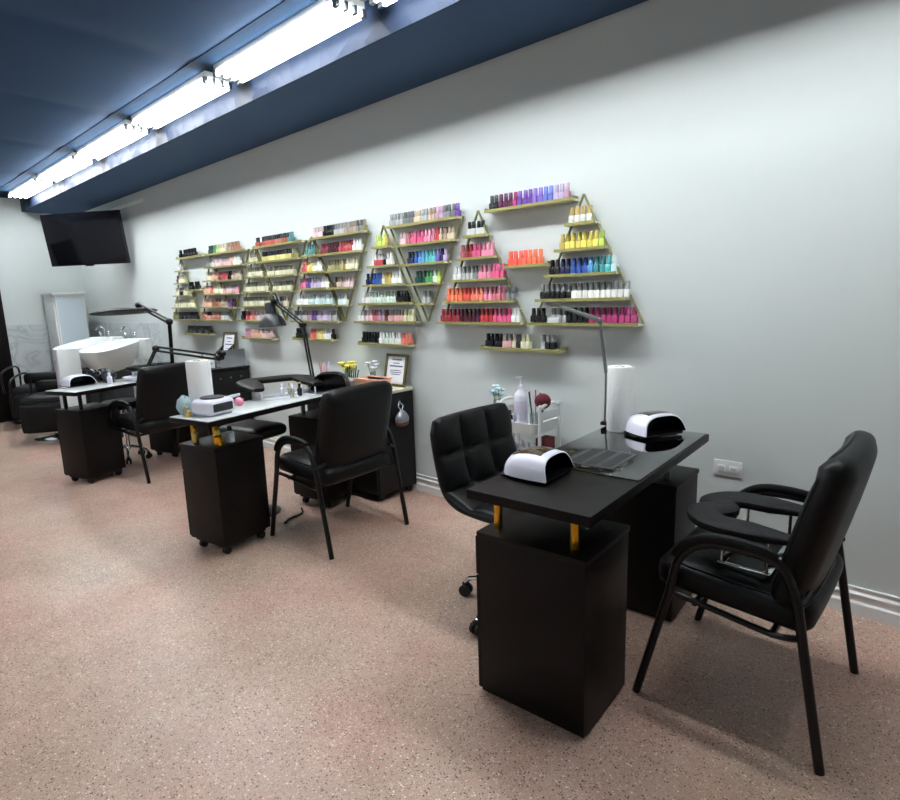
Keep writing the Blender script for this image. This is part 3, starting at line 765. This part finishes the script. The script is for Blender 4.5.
# ------------------------------------------------------------------ paper towel rolls
def towel(label, loc, rz=0, h=.28, R=.057):
    r = thing('paper_towel_roll', label, 'paper towel roll', loc, rz, 'upright paper towel rolls')
    m = MB(); pr = [(.02, 0), (R-.001, 0), (R, .003), (R, h-.003), (R-.002, h), (.021, h-.001), (.020, h-.02)]
    m.lathe([(a, b) for a, b in pr[1:6]], (0, 0, 0), 40); m.build('paper', 'paper', r)
    MB().lathe([(.019, h-.004), (.021, h+.0008), (.017, h+.0008), (.016, h-.02)], n=24).build('core', 'card', r)
    MB().box(R-.002, R+.001, -.004, .03, .004, h-.004, .0005).build('loose_edge', 'paper', r)
    return r
towel('white paper towel roll standing on the glass-topped desk', (-1.137, -.44, .7496), R=.050)
towel('white paper towel roll at the left edge of the middle desk', (-3.195, -1.335, .7605), .7, R=.060)
# plastic bag by the second roll
m = MB().sphere((0, 0, .045), .045, 14, (1, .8, 1.25)); 
for i, v in enumerate(m.v): m.v[i] = (v[0]+random.uniform(-.006, .006), v[1]+random.uniform(-.006, .006), max(.0005, v[2]+random.uniform(-.004, .004)))
o = tag(m.build('clear_plastic_bag', 'lblue'), 'crumpled pale blue plastic bag leaning by the middle desk towel roll', 'bag'); o.location = (-3.175, -1.437, .7605)

# ------------------------------------------------------------------ slim silver lamp at the nearest desk
r = thing('clamp_led_lamp', 'slim silver folding desk lamp behind the near paper towel roll', 'lamp', (-1.243, -.362, .7455))
MB().box(-.022, .012, -.018, .018, -.05, .016, .003).build('clamp', 'bmetal', r) if False else MB().box(-.014, .036, -.018, .018, .0006, .016, .003).build('clamp', 'bmetal', r)
MB().tube([(0, 0, .014), (.002, 0, .12), (.002, 0, .25)], .0045, 8).build('lower_rod', 'alu', r)
MB().tube([(.002, 0, .24), (-.03, 0, .468)], .008, 10, flat=1).build('upper_arm', 'alu', r)
MB().sphere((-.032, 0, .472), .014, 12).build('joint', 'alu', r)
T = Matrix.Translation((-.03, 0, .474)) @ Matrix.Rotation(math.radians(-163), 4, 'Y')
MB().box(0, .21, -.016, .016, -.009, .006, .003, T).build('light_bar', 'alu', r)

# ------------------------------------------------------------------ black architect lamp at the middle desk
r = thing('architect_desk_lamp', 'black swing-arm desk lamp with bell shade at the middle desk', 'lamp', (-3.395, -.455, .7605))
MB().lathe([(.001, 0), (.046, 0), (.048, .008), (.042, .016), (.02, .022), (.012, .05), (.001, .051)], n=28).build('base', 'bmetal', r)
for dy in (-.010, .010): MB().tube([(0, dy, .03), (-.075, dy, .42)], .007, 8).build('lower_arm', 'bmetal', r)
for dz in (0, .026): MB().tube([(-.075, 0, .415+dz), (-.42, 0, .575+dz)], .006, 8).build('upper_arm', 'bmetal', r)
for jx, jz in ((-.076, .42), (-.42, .585)): MB().cyl((jx, -.018, jz), (jx, .018, jz), .018, n=14).build('joint', 'bmetal', r)
T = Matrix.Translation((-.465, 0, .405)) @ Matrix.Rotation(math.radians(-4), 4, 'Y')
MB().lathe([(.096, 0), (.099, .002), (.092, .035), (.072, .07), (.045, .092), (.040, .095), (.040, .165), (.036, .172), (.012, .178), (.001, .18)], n=32, mat=T).build('lamp_shade', 'dgrey', r)
MB().tube([(-.44, 0, .575), (-.465, 0, .57)], .012, 8).build('shade_knuckle', 'bmetal', r)

# ------------------------------------------------------------------ magnifier lamps at the far desk
def armlamp(label, base, elbow, tip, head):
    r = thing('swing_arm_lamp', label, 'lamp', base, 0, 'black swing-arm lamps at the far desk')
    B = Vector(base); E = Vector(elbow)-B; Tp = Vector(tip)-B
    MB().cyl((0, 0, 0.0003), (0, 0, .05), .02, n=14).build('clamp', 'bmetal', r)
    def pair(a, b, nm):
        d = (b-a).normalized(); s = Vector((0, 0, 1)) if abs(d.z) < .7 else Vector((1, 0, 0))
        for q in (-.017, .017): MB().tube([a+s*q, b+s*q], .0095, 8).build(nm, 'bmetal', r)
    pair(Vector((0, 0, .03)), E, 'lower_arm'); pair(E, Tp, 'upper_arm')
    for q in (E, Tp): MB().sphere(q[:], .03, 12).build('joint', 'bmetal', r)
    if head == 'disc':
        T = Matrix.Translation(Tp+Vector((-.08, -.10, -.06))) @ Matrix.Rotation(math.radians(-5), 4, 'Y')
        MB().lathe([(.001, .040), (.05, .036), (.15, .012), (.165, .002), (.16, -.006), (.001, -.008)], n=32, mat=T @ Matrix.Diagonal((1.7, 1.7, 1, 1))).build('light_hood', 'rubber', r)
    else:
        m = MB()
        for k in range(5): m.sphere((Tp.x+random.uniform(-.05, .05), Tp.y+random.uniform(-.03, .03), Tp.z+random.uniform(-.01, .045)), .02, 10)
        m.build('clamp_head', 'bmetal', r)
    return r
armlamp('tall black swing-arm lamp with flat hood over the far desk', (-5.26, -.64, .7355), (-5.12, -.68, 1.205), (-5.76, -.68, 1.352), 'disc')
armlamp('low black swing-arm lamp pointing right from the far desk', (-5.17, -.92, .7355), (-5.16, -.80, .985), (-4.66, -.50, .905), 'knobs')

# ------------------------------------------------------------------ black cabinet on the wall under certificate
def lowcab(label, x0, x1, y0, y1, z1, top, drawers=True, casters=True):
    c = ((x0+x1)/2, (y0+y1)/2, 0); r = thing('storage_cabinet', label, 'cabinet', c, 0, 'black storage cabinets along the wall')
    a, b = (x1-x0)/2, (y1-y0)/2
    MB().box(-a, a, -b, b, .05, z1-.02, .002).build('body', 'lam2', r)
    MB().box(-a-.008, a+.008, -b-.008, b, z1-.02, z1, .003).build('top_board', top, r)
    n = 3
    for k in range(n):
        za = .07+(z1-.11)*k/n; zb = .07+(z1-.11)*(k+1)/n-.008
        d = MB().box(-a+.006, a-.006, -b-.016, -b-.001, za, zb, .002).build('drawer', 'lam2', r)
        MB().tube([(-.06, -b-.016, zb-.03), (-.06, -b-.03, zb-.03), (.06, -b-.03, zb-.03), (.06, -b-.016, zb-.03)], .004, 6).build('handle', 'alu', d)
    for sx in (-1, 1):
        for sy in (-1, 1): MB().cyl((sx*(a-.04)-.012, sy*(b-.04), .025), (sx*(a-.04)+.012, sy*(b-.04), .025), .025, n=14).box(sx*(a-.04)-.015, sx*(a-.04)+.015, sy*(b-.04)-.012, sy*(b-.04)+.012, .03, .052).build('caster', 'rubber', r)
    return r
lowcab('tall black cabinet against the wall holding the framed certificate', -3.62, -2.86, -.36, -.022, .742, 'shelfw')
r = thing('storage_cabinet', 'black drawer cabinet on the wall between the middle and far desks', 'cabinet', (-5.33, -.22, 0), 0, 'black storage cabinets along the wall')
MB().box(-.27, .26, -.19, .198, .04, .745, .002).build('body', 'lam2', r)
MB().box(-.275, .28, -.20, .198, .745, .765, .003).build('top_board', 'lam2', r)
for k, (za, zb) in enumerate(((.06, .28), (.29, .52), (.53, .735))):
    d = MB().box(.261, .277, -.185, .193, za, zb, .002).build('drawer', 'lam2', r)
    for yy in (-.1, 0, .1): MB().sphere((.284, yy, zb-.06), .010, 10).build('knob', 'alu', d)
for sx in (-.22, .22):
    for sy in (-.15, .15): MB().cyl((sx-.01, sy, .02), (sx+.01, sy, .02), .02, n=12).box(sx-.013, sx+.013, sy-.012, sy+.012, .022, .042).build('caster', 'rubber', r)
# hanging bag on its side
r = thing('hanging_bag', 'small silver bag hanging on the side of the certificate cabinet', 'bag', (-2.857, -.17, .50))
m = MB().sphere((.038, 0, .055), .05, 14, (.68, 1.15, 1.15))
for i, v in enumerate(m.v): x, y, z = v; k = max(.35, 1-max(0, z-.06)*9); m.v[i] = (.038+(x-.038)*k, y*k, z)
m.build('pouch', 'silverbag', r)
MB().sphere((.038, 0, .022), .046, 14, (.7, 1.2, .55)).build('pouch_bottom', 'brown', r)
MB().tube([(.036, .0, .10), (.03, .022, .135), (.018, .0, .165), (.03, -.022, .135), (.036, 0, .10)], .0035, 6).build('loop', 'wplastic', r)
MB().tube([(.0006, 0, .165), (.022, 0, .163), (.022, 0, .175)], .004, 6).build('hook', 'chrome', r)

def picture(label, loc, w, h, rz=0, tilt=12, name='framed_certificate'):
    r = thing(name, label, 'picture frame', loc, rz); T = Matrix.Rotation(math.radians(-tilt), 4, 'X')
    f = .018
    m = MB()
    for (x0, x1, z0, z1) in ((-w/2, w/2, 0, f), (-w/2, w/2, h-f, h), (-w/2, -w/2+f, f, h-f), (w/2-f, w/2, f, h-f)): m.box(x0, x1, -.012, .004, z0, z1, .002, T)
    m.build('frame', 'goldframe', r)
    p = MB().box(-w/2+f-.001, w/2-f+.001, -.004, .0, f-.001, h-f+.001, 0, T).build('paper', 'certpaper', r)
    m = MB()
    for k, (ww, zz, hh) in enumerate(((.45, .80, .010), (.3, .70, .006), (.6, .60, .010), (.5, .48, .005), (.55, .42, .005), (.4, .36, .005))):
        m.box(-w*ww/2, w*ww/2, -.0052, -.0038, h*zz, h*zz+hh, 0, T)
    m.build('lettering', 'ink', p)
    MB().box(-.012, .012, .003, .008, .0, h*.6, 0, T).build('stand', 'goldframe', r)
    return r
picture('gold-framed certificate leaning on the wall atop the black cabinet', (-2.985, -.075, .7425), .215, .225)
picture('small framed print standing on the drawer cabinet between desks', (-5.36, -.085, .7655), .24, .31, name='framed_print')
# things on the certificate cabinet
r = thing('peach_basket', 'peach plastic basket on the cabinet left of the framed certificate', 'basket', (-3.02, -.235, .7425), .1)
m = MB(); m.prism([(-.11, -.06), (.11, -.06), (.11, .06), (-.11, .06)], 0, .006)
for (x0, x1, y0, y1) in ((-.11, .11, -.06, -.054), (-.11, .11, .054, .06), (-.11, -.104, -.054, .054), (.104, .11, -.054, .054)): m.box(x0, x1, y0, y1, .006, .075, .001)
m.build('basket', 'peach', r)
MB().box(-.118, .118, -.068, -.06, .068, .08, .002).box(-.118, .118, .06, .068, .068, .08, .002).build('rim', 'peach', r)
def flowers(label, loc, col, n=7, h=.15, vase='clear', R=.022):
    r = thing('flower_vase', label, 'flowers', loc)
    MB().lathe([(.02, 0), (.026, .004), (.024, .06), (.018, .08), (.022, .09)], n=16).build('vase', vase, r)
    m = MB(); f = MB()
    for k in range(n):
        a = 2*PI*k/n+.3; q = .018+.028*(k % 3)/2; p = (q*math.cos(a), q*math.sin(a), h+.02*((k*7) % 3))
        m.tube([(0, 0, .02), (p[0]*.5, p[1]*.5, h*.55), p], .0022, 5)
        for j in range(5): b = 2*PI*j/5; f.sphere((p[0]+math.cos(b)*R*.6, p[1]+math.sin(b)*R*.6, p[2]), R*.55, 8, (1, 1, .6))
        f.sphere(p, R*.35, 8)
    m.build('stems', 'green', r); f.build('petals', col, r); return r
flowers('white and pink artificial flowers behind the peach basket', (-3.19, -.09, .7425), 'wplastic', 7, .12)
flowers('yellow artificial flowers on the certificate cabinet, left of the white ones', (-3.46, -.10, .7425), 'yellow', 8, .10, R=.030)
r = thing('hair_clip_tray', 'patterned grey tray of small tools on the certificate cabinet', 'tray', (-3.26, -.24, .7425))
MB().rbox((.15, .10, .06), .02, (0, 0, .031), 4).build('tray', 'silverbag', r)
m = MB()
for k in range(7): m.tube([(-.06+.02*k, .01, .055), (-.07+.024*k, .02, .12+.012*(k % 3))], .004, 6)
m.build('tools', 'bmetal', r)
# pink tool cup on middle desk near lamp
def tool_cup(label, loc, cupmat, toolcols, R=.03, H=.075, th=.14, seed=1):
    rn = random.Random(seed); r = thing('tool_cup', label, 'tool cup', loc)
    MB().lathe([(R*.85, 0), (R*.9, .003), (R, H), (R-.003, H), (R*.8, .006), (.001, .006)], n=20).build('cup', cupmat, r)
    for k, c in enumerate(toolcols):
        a = 2*PI*k/len(toolcols); p = (math.cos(a)*R*.35, math.sin(a)*R*.35, .01); q = (math.cos(a)*R*1.15, math.sin(a)*R*1.15, th+rn.uniform(-.02, .02))
        MB().tube([p, q], [.003, .0045], 8).build('tool', c, r)
    return r
tool_cup('pink cup of nail files and brushes at the foot of the arm lamp', (-3.30, -.425, .7605), 'pink', ['pink', 'wplastic', 'lilac', 'pink', 'peach'], th=.17, seed=3)
def small_bottle(label, loc, body, cap, h=.07, R=.014, group=None):
    r = thing('small_bottle', label, 'bottle', loc, 0, group)
    MB().lathe([(R*.92, 0), (R, .004), (R, h*.62), (R*.5, h*.72), (R*.45, h*.75)], n=14).build('body', body, r)
    MB().lathe([(R*.55, h*.74), (R*.6, h*.76), (R*.5, h), (R*.4, h+.002)], n=12).build('cap', cap, r)
    return r
pos = [(-3.235, -.80, 'wplastic', 'wplastic', 'white small bottle nearest the camera between the arms of the desk cushion'), (-3.19, -.76, 'gold2', 'wplastic', 'gold small bottle between the arms of the desk cushion'),
       (-3.24, -.74, 'clear', 'gold2', 'clear small bottle with gold cap between the cushion arms'), (-3.13, -.74, 'bplastic', 'bplastic', 'black small bottle between the arms of the desk cushion'),
       (-3.20, -.69, 'wplastic', 'gold2', 'white gold-capped small bottle between the cushion arms'), (-3.12, -.80, 'clear', 'wplastic', 'clear white-capped small bottle between the cushion arm tips')]
for x, y, b, c, l in pos: small_bottle(l, (x, y, .7605), b, c, .075, .015, 'little bottles on the middle desk')
small_bottle('clear small jar at the front left corner of the middle desk', (-3.115, -1.455, .7605), 'clear', 'gold2', .05, .018, 'little bottles on the middle desk')
small_bottle('short cream jar beside the clear jar on the middle desk', (-3.075, -1.465, .7605), 'gold2', 'clear', .045, .016, 'little bottles on the middle desk')
# gold tin and bottles on top of middle front cabinet
small_bottle('gold jar on the front cabinet under the middle desktop', (-2.93, -1.385, .6055), 'gold', 'yellow', .085, .024, 'jars under the middle desktop')
small_bottle('teal jar on the front cabinet under the middle desktop', (-2.965, -1.30, .6055), M['frosted'], 'bplastic', .085, .022, 'jars under the middle desktop')
small_bottle('brass-coloured tall jar at left under the middle desktop', (-3.10, -1.43, .6055), 'gold2', 'gold', .09, .018, 'jars under the middle desktop')

# things on the drawer cabinet between desks
r = thing('slanted_organizer', 'grey slanted organizer with black nail tools on the drawer cabinet', 'organizer', (-5.17, -.17, .7655))
m = MB(); vs = [(-.13, -.12, 0), (.1, -.12, 0), (.1, .12, 0), (-.13, .12, 0), (-.13, -.12, .05), (.1, -.12, .16), (.1, .12, .16), (-.13, .12, .05)]
m.add(vs, [(0, 1, 2, 3), (4, 5, 6, 7), (0, 1, 5, 4), (1, 2, 6, 5), (2, 3, 7, 6), (3, 0, 4, 7)]); m.build('sloped_box', 'stainless', r)
m = MB()
for k in range(12): x = -.10+.032*(k % 6); y = -.07+.1*(k//6); z = .05+.11*(x+.13)/.23; m.tube([(x, y, z-.004), (x+.012, y, z+.05)], .006, 6); m.sphere((x+.013, y, z+.055), .010, 8)
m.build('nail_tools', 'bmetal', r)
r = thing('small_sign', 'small white card sign on the drawer cabinet', 'sign', (-5.20, -.345, .7655), .9)
MB().box(-.055, .055, -.003, .003, 0, .075, .001).build('card', 'certpaper', r)
m = MB()
for k in range(5): m.box(-.038+.016*k, -.027+.016*k, -.0042, -.003, .035, .048)
m.build('lettering', 'ink', r)
MB().box(-.02, .02, -.014, .014, 0, .004).build('foot', 'certpaper', r)
small_bottle('pale gold figurine bottle left of the white card sign', (-5.33, -.33, .7655), 'gold2', 'clear', .13, .022, 'little bottles on the drawer cabinet')
small_bottle('clear tall bottle at the left end of the drawer cabinet', (-5.42, -.28, .7655), 'clear', 'wplastic', .12, .02, 'little bottles on the drawer cabinet')

# ------------------------------------------------------------------ white utility cart
r = thing('utility_cart', 'white three-tier metal utility cart against the wall behind the tufted chair', 'cart', (-1.80, -.17, 0), math.radians(0))
W2, D2h = .13, .125
for k, z in enumerate((.22, .50, .675)):
    m = MB()
    def rr(w, d, rad, zz): return [(cx*(w-rad)+rad*math.cos(a), cy*(d-rad)+rad*math.sin(a), zz) for cx, cy, a0 in ((1, 1, 0), (-1, 1, 90), (-1, -1, 180), (1, -1, 270)) for a in [math.radians(a0+q) for q in (0, 22, 45, 68, 90)]]
    o1 = rr(W2-.012, D2h-.008, .03, z-.06); o2 = rr(W2, D2h, .035, z); o3 = rr(W2-.006, D2h-.006, .032, z); o4 = rr(W2-.018, D2h-.014, .028, z-.057); n = 20
    vs = o1+o2+o3+o4; fs = [tuple(range(n)), tuple(range(3*n, 4*n))]
    for a in range(3):
        for q in range(n): fs.append((a*n+q, a*n+(q+1) % n, (a+1)*n+(q+1) % n, (a+1)*n+q))
    m.add(vs, fs, True); m.build('tray', 'wenamel', r)
for sx in (-1, 1):
    x = sx*(W2+.008)
    m = MB().tube(smooth_path([(x, -D2h+.03, .06), (x, -D2h+.03, .71), (x, -D2h+.045, .755), (x, 0, .775), (x, D2h-.045, .755), (x, D2h-.03, .71), (x, D2h-.03, .06)], 6), .009, 10)
    m.build('side_frame', 'wenamel', r)
    MB().box(x-.002, x+.002, -D2h+.04, D2h-.04, .69, .735, .001).build('end_plate', 'wenamel', r)
    for sy in (-1, 1):
        MB().cyl((x-.008, sy*(D2h-.03), .024), (x+.008, sy*(D2h-.03), .024), .024, n=14).tube([(x, sy*(D2h-.03), .024), (x, sy*(D2h-.03), .062)], .006, 6).build('caster', 'dgrey', r)
zt = .6185
r = thing('pump_bottle', 'white pump lotion bottle with lilac label on the cart', 'bottle', (-1.835, -.19, zt))
MB().lathe([(.034, 0), (.037, .004), (.037, .17), (.032, .195), (.014, .215), (.013, .222)], n=24).build('bottle', 'wplastic', r)
MB().lathe([(.0374, .05), (.0378, .051), (.0378, .155), (.0374, .156)], n=24).build('label', 'lilac', r)
MB().cyl((0, 0, .222), (0, 0, .24), .014, n=14).cyl((0, 0, .24), (0, 0, .278), .004, n=8).box(-.03, .008, -.006, .006, .276, .286, .002).build('pump', 'wplastic', r)
r = thing('round_brush', 'burgundy round powder brush standing in the cart', 'brush', (-1.705, -.19, zt))
MB().tube([(0, 0, .001), (.01, 0, .12)], .007, 8).build('handle', 'brown', r)
MB().sphere((.013, 0, .165), .044, 18, (1, 1, .95)).build('bristles', 'burg', r)
tool_cup('clear cup of brushes and files on the cart, left of the burgundy brush', (-1.755, -.17, zt), 'clear', ['burg', 'wplastic', 'brown', 'lilac', 'dgrey', 'wplastic'], .03, .09, .20, 5)
small_bottle('black bottle on the front of the cart, against the tufted chair', (-1.885, -.225, zt), 'bplastic', 'bplastic', .10, .018, 'bottles on the cart')
small_bottle('purple-capped bottle on the cart under the pump bottle', (-1.855, -.25, zt), 'lilac', 'bplastic', .08, .013, 'bottles on the cart')
small_bottle('white slim bottle on the front of the cart', (-1.81, -.25, zt), 'wplastic', 'wplastic', .085, .013, 'bottles on the cart')
small_bottle('white bottle on the middle tier of the cart', (-1.87, -.22, .4435), 'wplastic', 'wplastic', .15, .025, 'bottles on the cart')
small_bottle('clear bottle on the middle tier of the cart', (-1.81, -.22, .4435), 'clear', 'wplastic', .12, .022, 'bottles on the cart')
small_bottle('pale pink bottle on the middle tier of the cart', (-1.76, -.23, .4435), 'pink', 'wplastic', .11, .018, 'bottles on the cart')
tag(MB().box(-.03, .03, -.05, .05, 0, .14, .004).build('burgundy_box', 'burg'), 'burgundy box at the right end of the cart middle tier', 'box').location = (-1.69, -.17, .4435)
r = thing('make_up_palette', 'pink and beige artificial blossom on the cart beside the pump bottle', 'flowers', (-1.885, -.14, zt))
f = MB(); f2 = MB()
for k in range(7): a = k*2.4; f.sphere((.022*math.cos(a), .022*math.sin(a), .10+.015*(k % 3)), .018, 8); f2.tube([(0, 0, .001), (.02*math.cos(a), .02*math.sin(a), .10)], .002, 5)
f.build('petals', 'peach', r); f2.build('stems', 'green', r); r.name = 'artificial_blossom'
flowers('pale blue small flowers sticking up behind the tufted chair', (-2.05, -.12, .68), 'lblue', 6, .10)
# stand for those flowers: slim white pedestal
r = thing('slim_pedestal', 'slim white pedestal hidden behind the tufted chair', 'pedestal', (-2.05, -.12, 0))
MB().lathe([(.07, 0), (.07, .02), (.02, .03), (.02, .65), (.05, .66), (.05, .6795)], n=20).build('column', 'wenamel', r)

# ------------------------------------------------------------------ tv, white cabinet, shampoo area
r = thing('wall_television', 'black flat television tilted down, mounted high in the far corner', 'television', (-7.95, -.41, 2.14))
r.rotation_euler = (math.radians(0), 0, math.radians(31.3))
T = Matrix.Rotation(math.radians(6.8), 4, 'X')
w, h = 1.06, .60
MB().box(-w/2, w/2, .002, .05, -h/2, h/2, .006, T).build('housing', 'bplastic', r)
MB().box(-w/2+.008, w/2-.008, -.003, .003, -h/2+.016, h/2-.008, .001, T).build('screen', 'screen', r)
MB().box(-.05, .05, -.004, .02, -h/2-.012, -h/2+.002, .002, T).build('logo_bar', 'bplastic', r)
MB().box(-.12, .12, .05, .07, -.12, .12, 0, T).tube([(0, .06, 0), (.10, .22, .0), (.205, .335, .0)], .022, 8).build('wall_bracket', 'bmetal', r)

r = thing('white_wardrobe', 'tall white cabinet with pale blue door in the far corner', 'cabinet', (-9.22, -.37, 0), 0)
MB().box(-.25, .25, -.17, .17, 0, 1.52, .004).build('body', 'wenamel', r)
MB().box(-.28, .28, -.20, .19, 1.52, 1.545, .003).box(-.265, .265, -.185, .18, 1.50, 1.52, .003).build('crown_moulding', 'wenamel', r)
MB().box(.250, .258, -.15, .15, .10, 1.47, .003).build('door_panel', 'frosted', r)
MB().box(-.22, .22, -.185, -.17, .10, 1.47, .003).build('front_door', 'wenamel', r)

def shampoo(label, loc, rz, s=1):
    r = thing('shampoo_bowl', label, 'shampoo sink', loc, rz, 'white shampoo bowls in the far corner')
    T = Matrix.Translation((0, 0, .93)) @ Matrix.Rotation(math.radians(9), 4, 'Y')
    m = MB(); n = 32; vs = []; prof = [(.40, -.24), (.66, -.21), (.88, -.10), (1., .0), (1.02, .02), (.96, .024), (.90, .0), (.72, -.07), (.4, -.11), (.004, -.12)]
    for r_, z_ in prof:
        for k in range(n):
            a = 2*PI*k/n; c_ = math.cos(a); s_ = math.sin(a)
            vs.append(T @ Vector((math.copysign(abs(c_)**.6, c_)*.28*r_, math.copysign(abs(s_)**.6, s_)*.22*r_, z_)))
    fs = [(i*n+k, i*n+(k+1) % n, (i+1)*n+(k+1) % n, (i+1)*n+k) for i in range(len(prof)-1) for k in range(n)]+[tuple(range(n))[::-1], tuple(range((len(prof)-1)*n, len(prof)*n))]
    m.add([v[:] for v in vs], fs, True); m.build('basin', 'wenamel', r)
    MB().box(-.16, .10, -.10, .10, 0, .78, .01).build('pedestal', 'dgrey', r)
    MB().box(-.36, -.26, -.22, .22, .78, 1.0, .02, None).build('backsplash', 'wenamel', r)
    MB().tube([(-.31, 0, 1.0), (-.31, 0, 1.10), (-.25, 0, 1.13), (-.19, 0, 1.09)], .009, 8).build('spout', 'chrome', r)
    for q in (-.06, .06): MB().tube([(-.31, q, 1.0), (-.31, q, 1.04)], .010, 8).sphere((-.31, q, 1.05), .017, 10).build('tap', 'chrome', r)
    return r
shampoo('right white shampoo bowl with chrome taps against the marble tiles', (-6.65, -.70, 0), math.radians(-62))
shampoo('left white shampoo bowl beside the white cabinet', (-7.45, -.70, 0), math.radians(-62))
r = thing('white_appliance', 'white upright box unit left of the shampoo bowls, behind the far desk', 'appliance', (-6.60, -1.10, 0))
MB().box(-.07, .07, -.09, .10, .0, .955, .008).build('body', 'wenamel', r)
MB().box(-.055, .055, -.093, -.09, .1, .85, .002).build('front_panel', 'wplastic', r)

def salon_chair(label, loc, rz):
    r = thing('shampoo_chair', label, 'chair', loc, rz, 'black salon chairs at the far left')
    MB().rbox((.50, .50, .14), .045, (0, 0, .40), 6, (0, 0, .01)).build('seat', 'leather', r)
    MB().rbox((.12, .46, .14), .045, (-.25, 0, .52), 6, (.01, 0, 0)).build('backrest', 'leather', r)
    MB().rbox((.08, .46, .30), .03, (.25, 0, .26), 5).build('leg_rest', 'leather', r)
    for sy in (-1, 1): MB().tube(smooth_path([(-.26, sy*.28, .42), (-.27, sy*.28, .64), (-.1, sy*.28, .69), (.18, sy*.28, .66), (.24, sy*.28, .60), (.22, sy*.28, .42)], 5), .011, 10).build('arm', 'bmetal', r)
    MB().cyl((0, 0, .02), (0, 0, .37), .03, n=14).lathe([(.22, 0), (.22, .012), (.05, .03), (.03, .05)], n=28).build('base', 'chrome', r)
    return r
salon_chair('far left black salon chair next to the tall black panel', (-8.15, -1.02, 0), math.radians(-30))
salon_chair('black salon chair just left of the farthest desk', (-6.55, -1.35+.0, 0), math.radians(-30)).location = (-7.15, -1.13, 0)
r = thing('black_partition', 'tall black panel at the left edge of the photo', 'partition', (-8.6, -1.70, 0))
MB().box(-.03, .03, -.53, .53, .02, 2.05, .004).build('panel', 'lam', r)
MB().box(-.2, .2, -.5, -.44, 0, .02).box(-.2, .2, .44, .5, 0, .02).build('feet', 'bmetal', r)

# things on the far desk
r = thing('hair_dryer_ball', 'round dark mesh dome tool at the middle of the farthest desk', 'tool', (-5.30, -1.14, .7355))
MB().sphere((0, 0, .055), .055, 16, (1.1, 1, .95)).build('mesh_head', 'dgrey', r)
MB().lathe([(.04, 0), (.045, .005), (.02, .01)], n=16).build('foot', 'bmetal', r)
r = thing('white_dish', 'white oval dish of nail supplies on the farthest desk', 'dish', (-5.20, -.98, .7355))
MB().lathe([(.05, 0), (.085, .03), (.09, .032), (.082, .034), (.05, .008), (.001, .007)], n=24).build('dish', 'wplastic', r)
small_bottle('white bottle on the farthest desk beside the dark mesh dome', (-5.17, -1.18, .7355), 'wplastic', 'wplastic', .09, .02, 'little bottles on the farthest desk')
small_bottle('brown bottle on the farthest desk', (-5.42, -.60, .7355), 'brown', 'bplastic', .10, .02, 'little bottles on the farthest desk')
r = thing('black_pouch', 'lumpy black pouch behind the small white nail lamp', 'pouch', (-5.50, -1.20, .7355))
m = MB()
for (x, y, z, q) in ((0, 0, .05, .05), (.06, .03, .045, .045), (-.02, .08, .05, .05), (.05, .11, .04, .04)): m.sphere((x, y, z), q, 12)
m.build('pouch', 'bplastic', r)
# power cable by the middle desk
tag(MB().tube(smooth_path([(-3.20, -.75, .007), (-3.12, -.80, .007), (-3.10, -.90, .007), (-3.06, -.96, .007)], 8), .006, 8).build('power_cable', 'rubber'), 'black power cable lying on the floor by the middle desk cabinet', 'cable')

# ------------------------------------------------------------------ unseen second light row behind the camera, added to light the floor (same fixtures)
for k, x in enumerate((-5.4, -2.9)):
    f = fixture(f0, x, ['unseen tube ceiling light added behind the camera, far one', 'unseen tube ceiling light added behind the camera, near one'][k], -4.3)
    f['group'] = 'added second row of unseen tube lights'

# ------------------------------------------------------------------ camera and world
cam = bpy.data.cameras.new('camera'); co = bpy.data.objects.new('camera', cam); COL.objects.link(co)
f = 581.6; cam.sensor_fit = 'HORIZONTAL'; cam.sensor_width = 36; cam.lens = 36*f/900; cam.clip_start = .05
p, ro, hd = math.radians(10.18), math.radians(-1.82), math.radians(42.67)
fw = Vector((-math.sin(hd)*math.cos(p), math.cos(hd)*math.cos(p), -math.sin(p))); rt = Vector((math.cos(hd), math.sin(hd), 0)); up = rt.cross(fw)
r2 = rt*math.cos(ro)+up*math.sin(ro); u2 = r2.cross(fw)
mw = Matrix((r2, u2, -fw)).transposed().to_4x4(); mw.translation = Vector((0, -2.75, 1.35)); co.matrix_world = mw
SC.camera = co
w = bpy.data.worlds.new('world'); SC.world = w; w.use_nodes = True
w.node_tree.nodes['Background'].inputs['Color'].default_value = (.8, .9, 1, 1); w.node_tree.nodes['Background'].inputs['Strength'].default_value = .3
vs_ = SC.view_settings; vs_.view_transform = 'Standard'; vs_.look = 'None'; vs_.gamma = 1; vs_.use_curve_mapping = False; vs_.exposure = 0.7
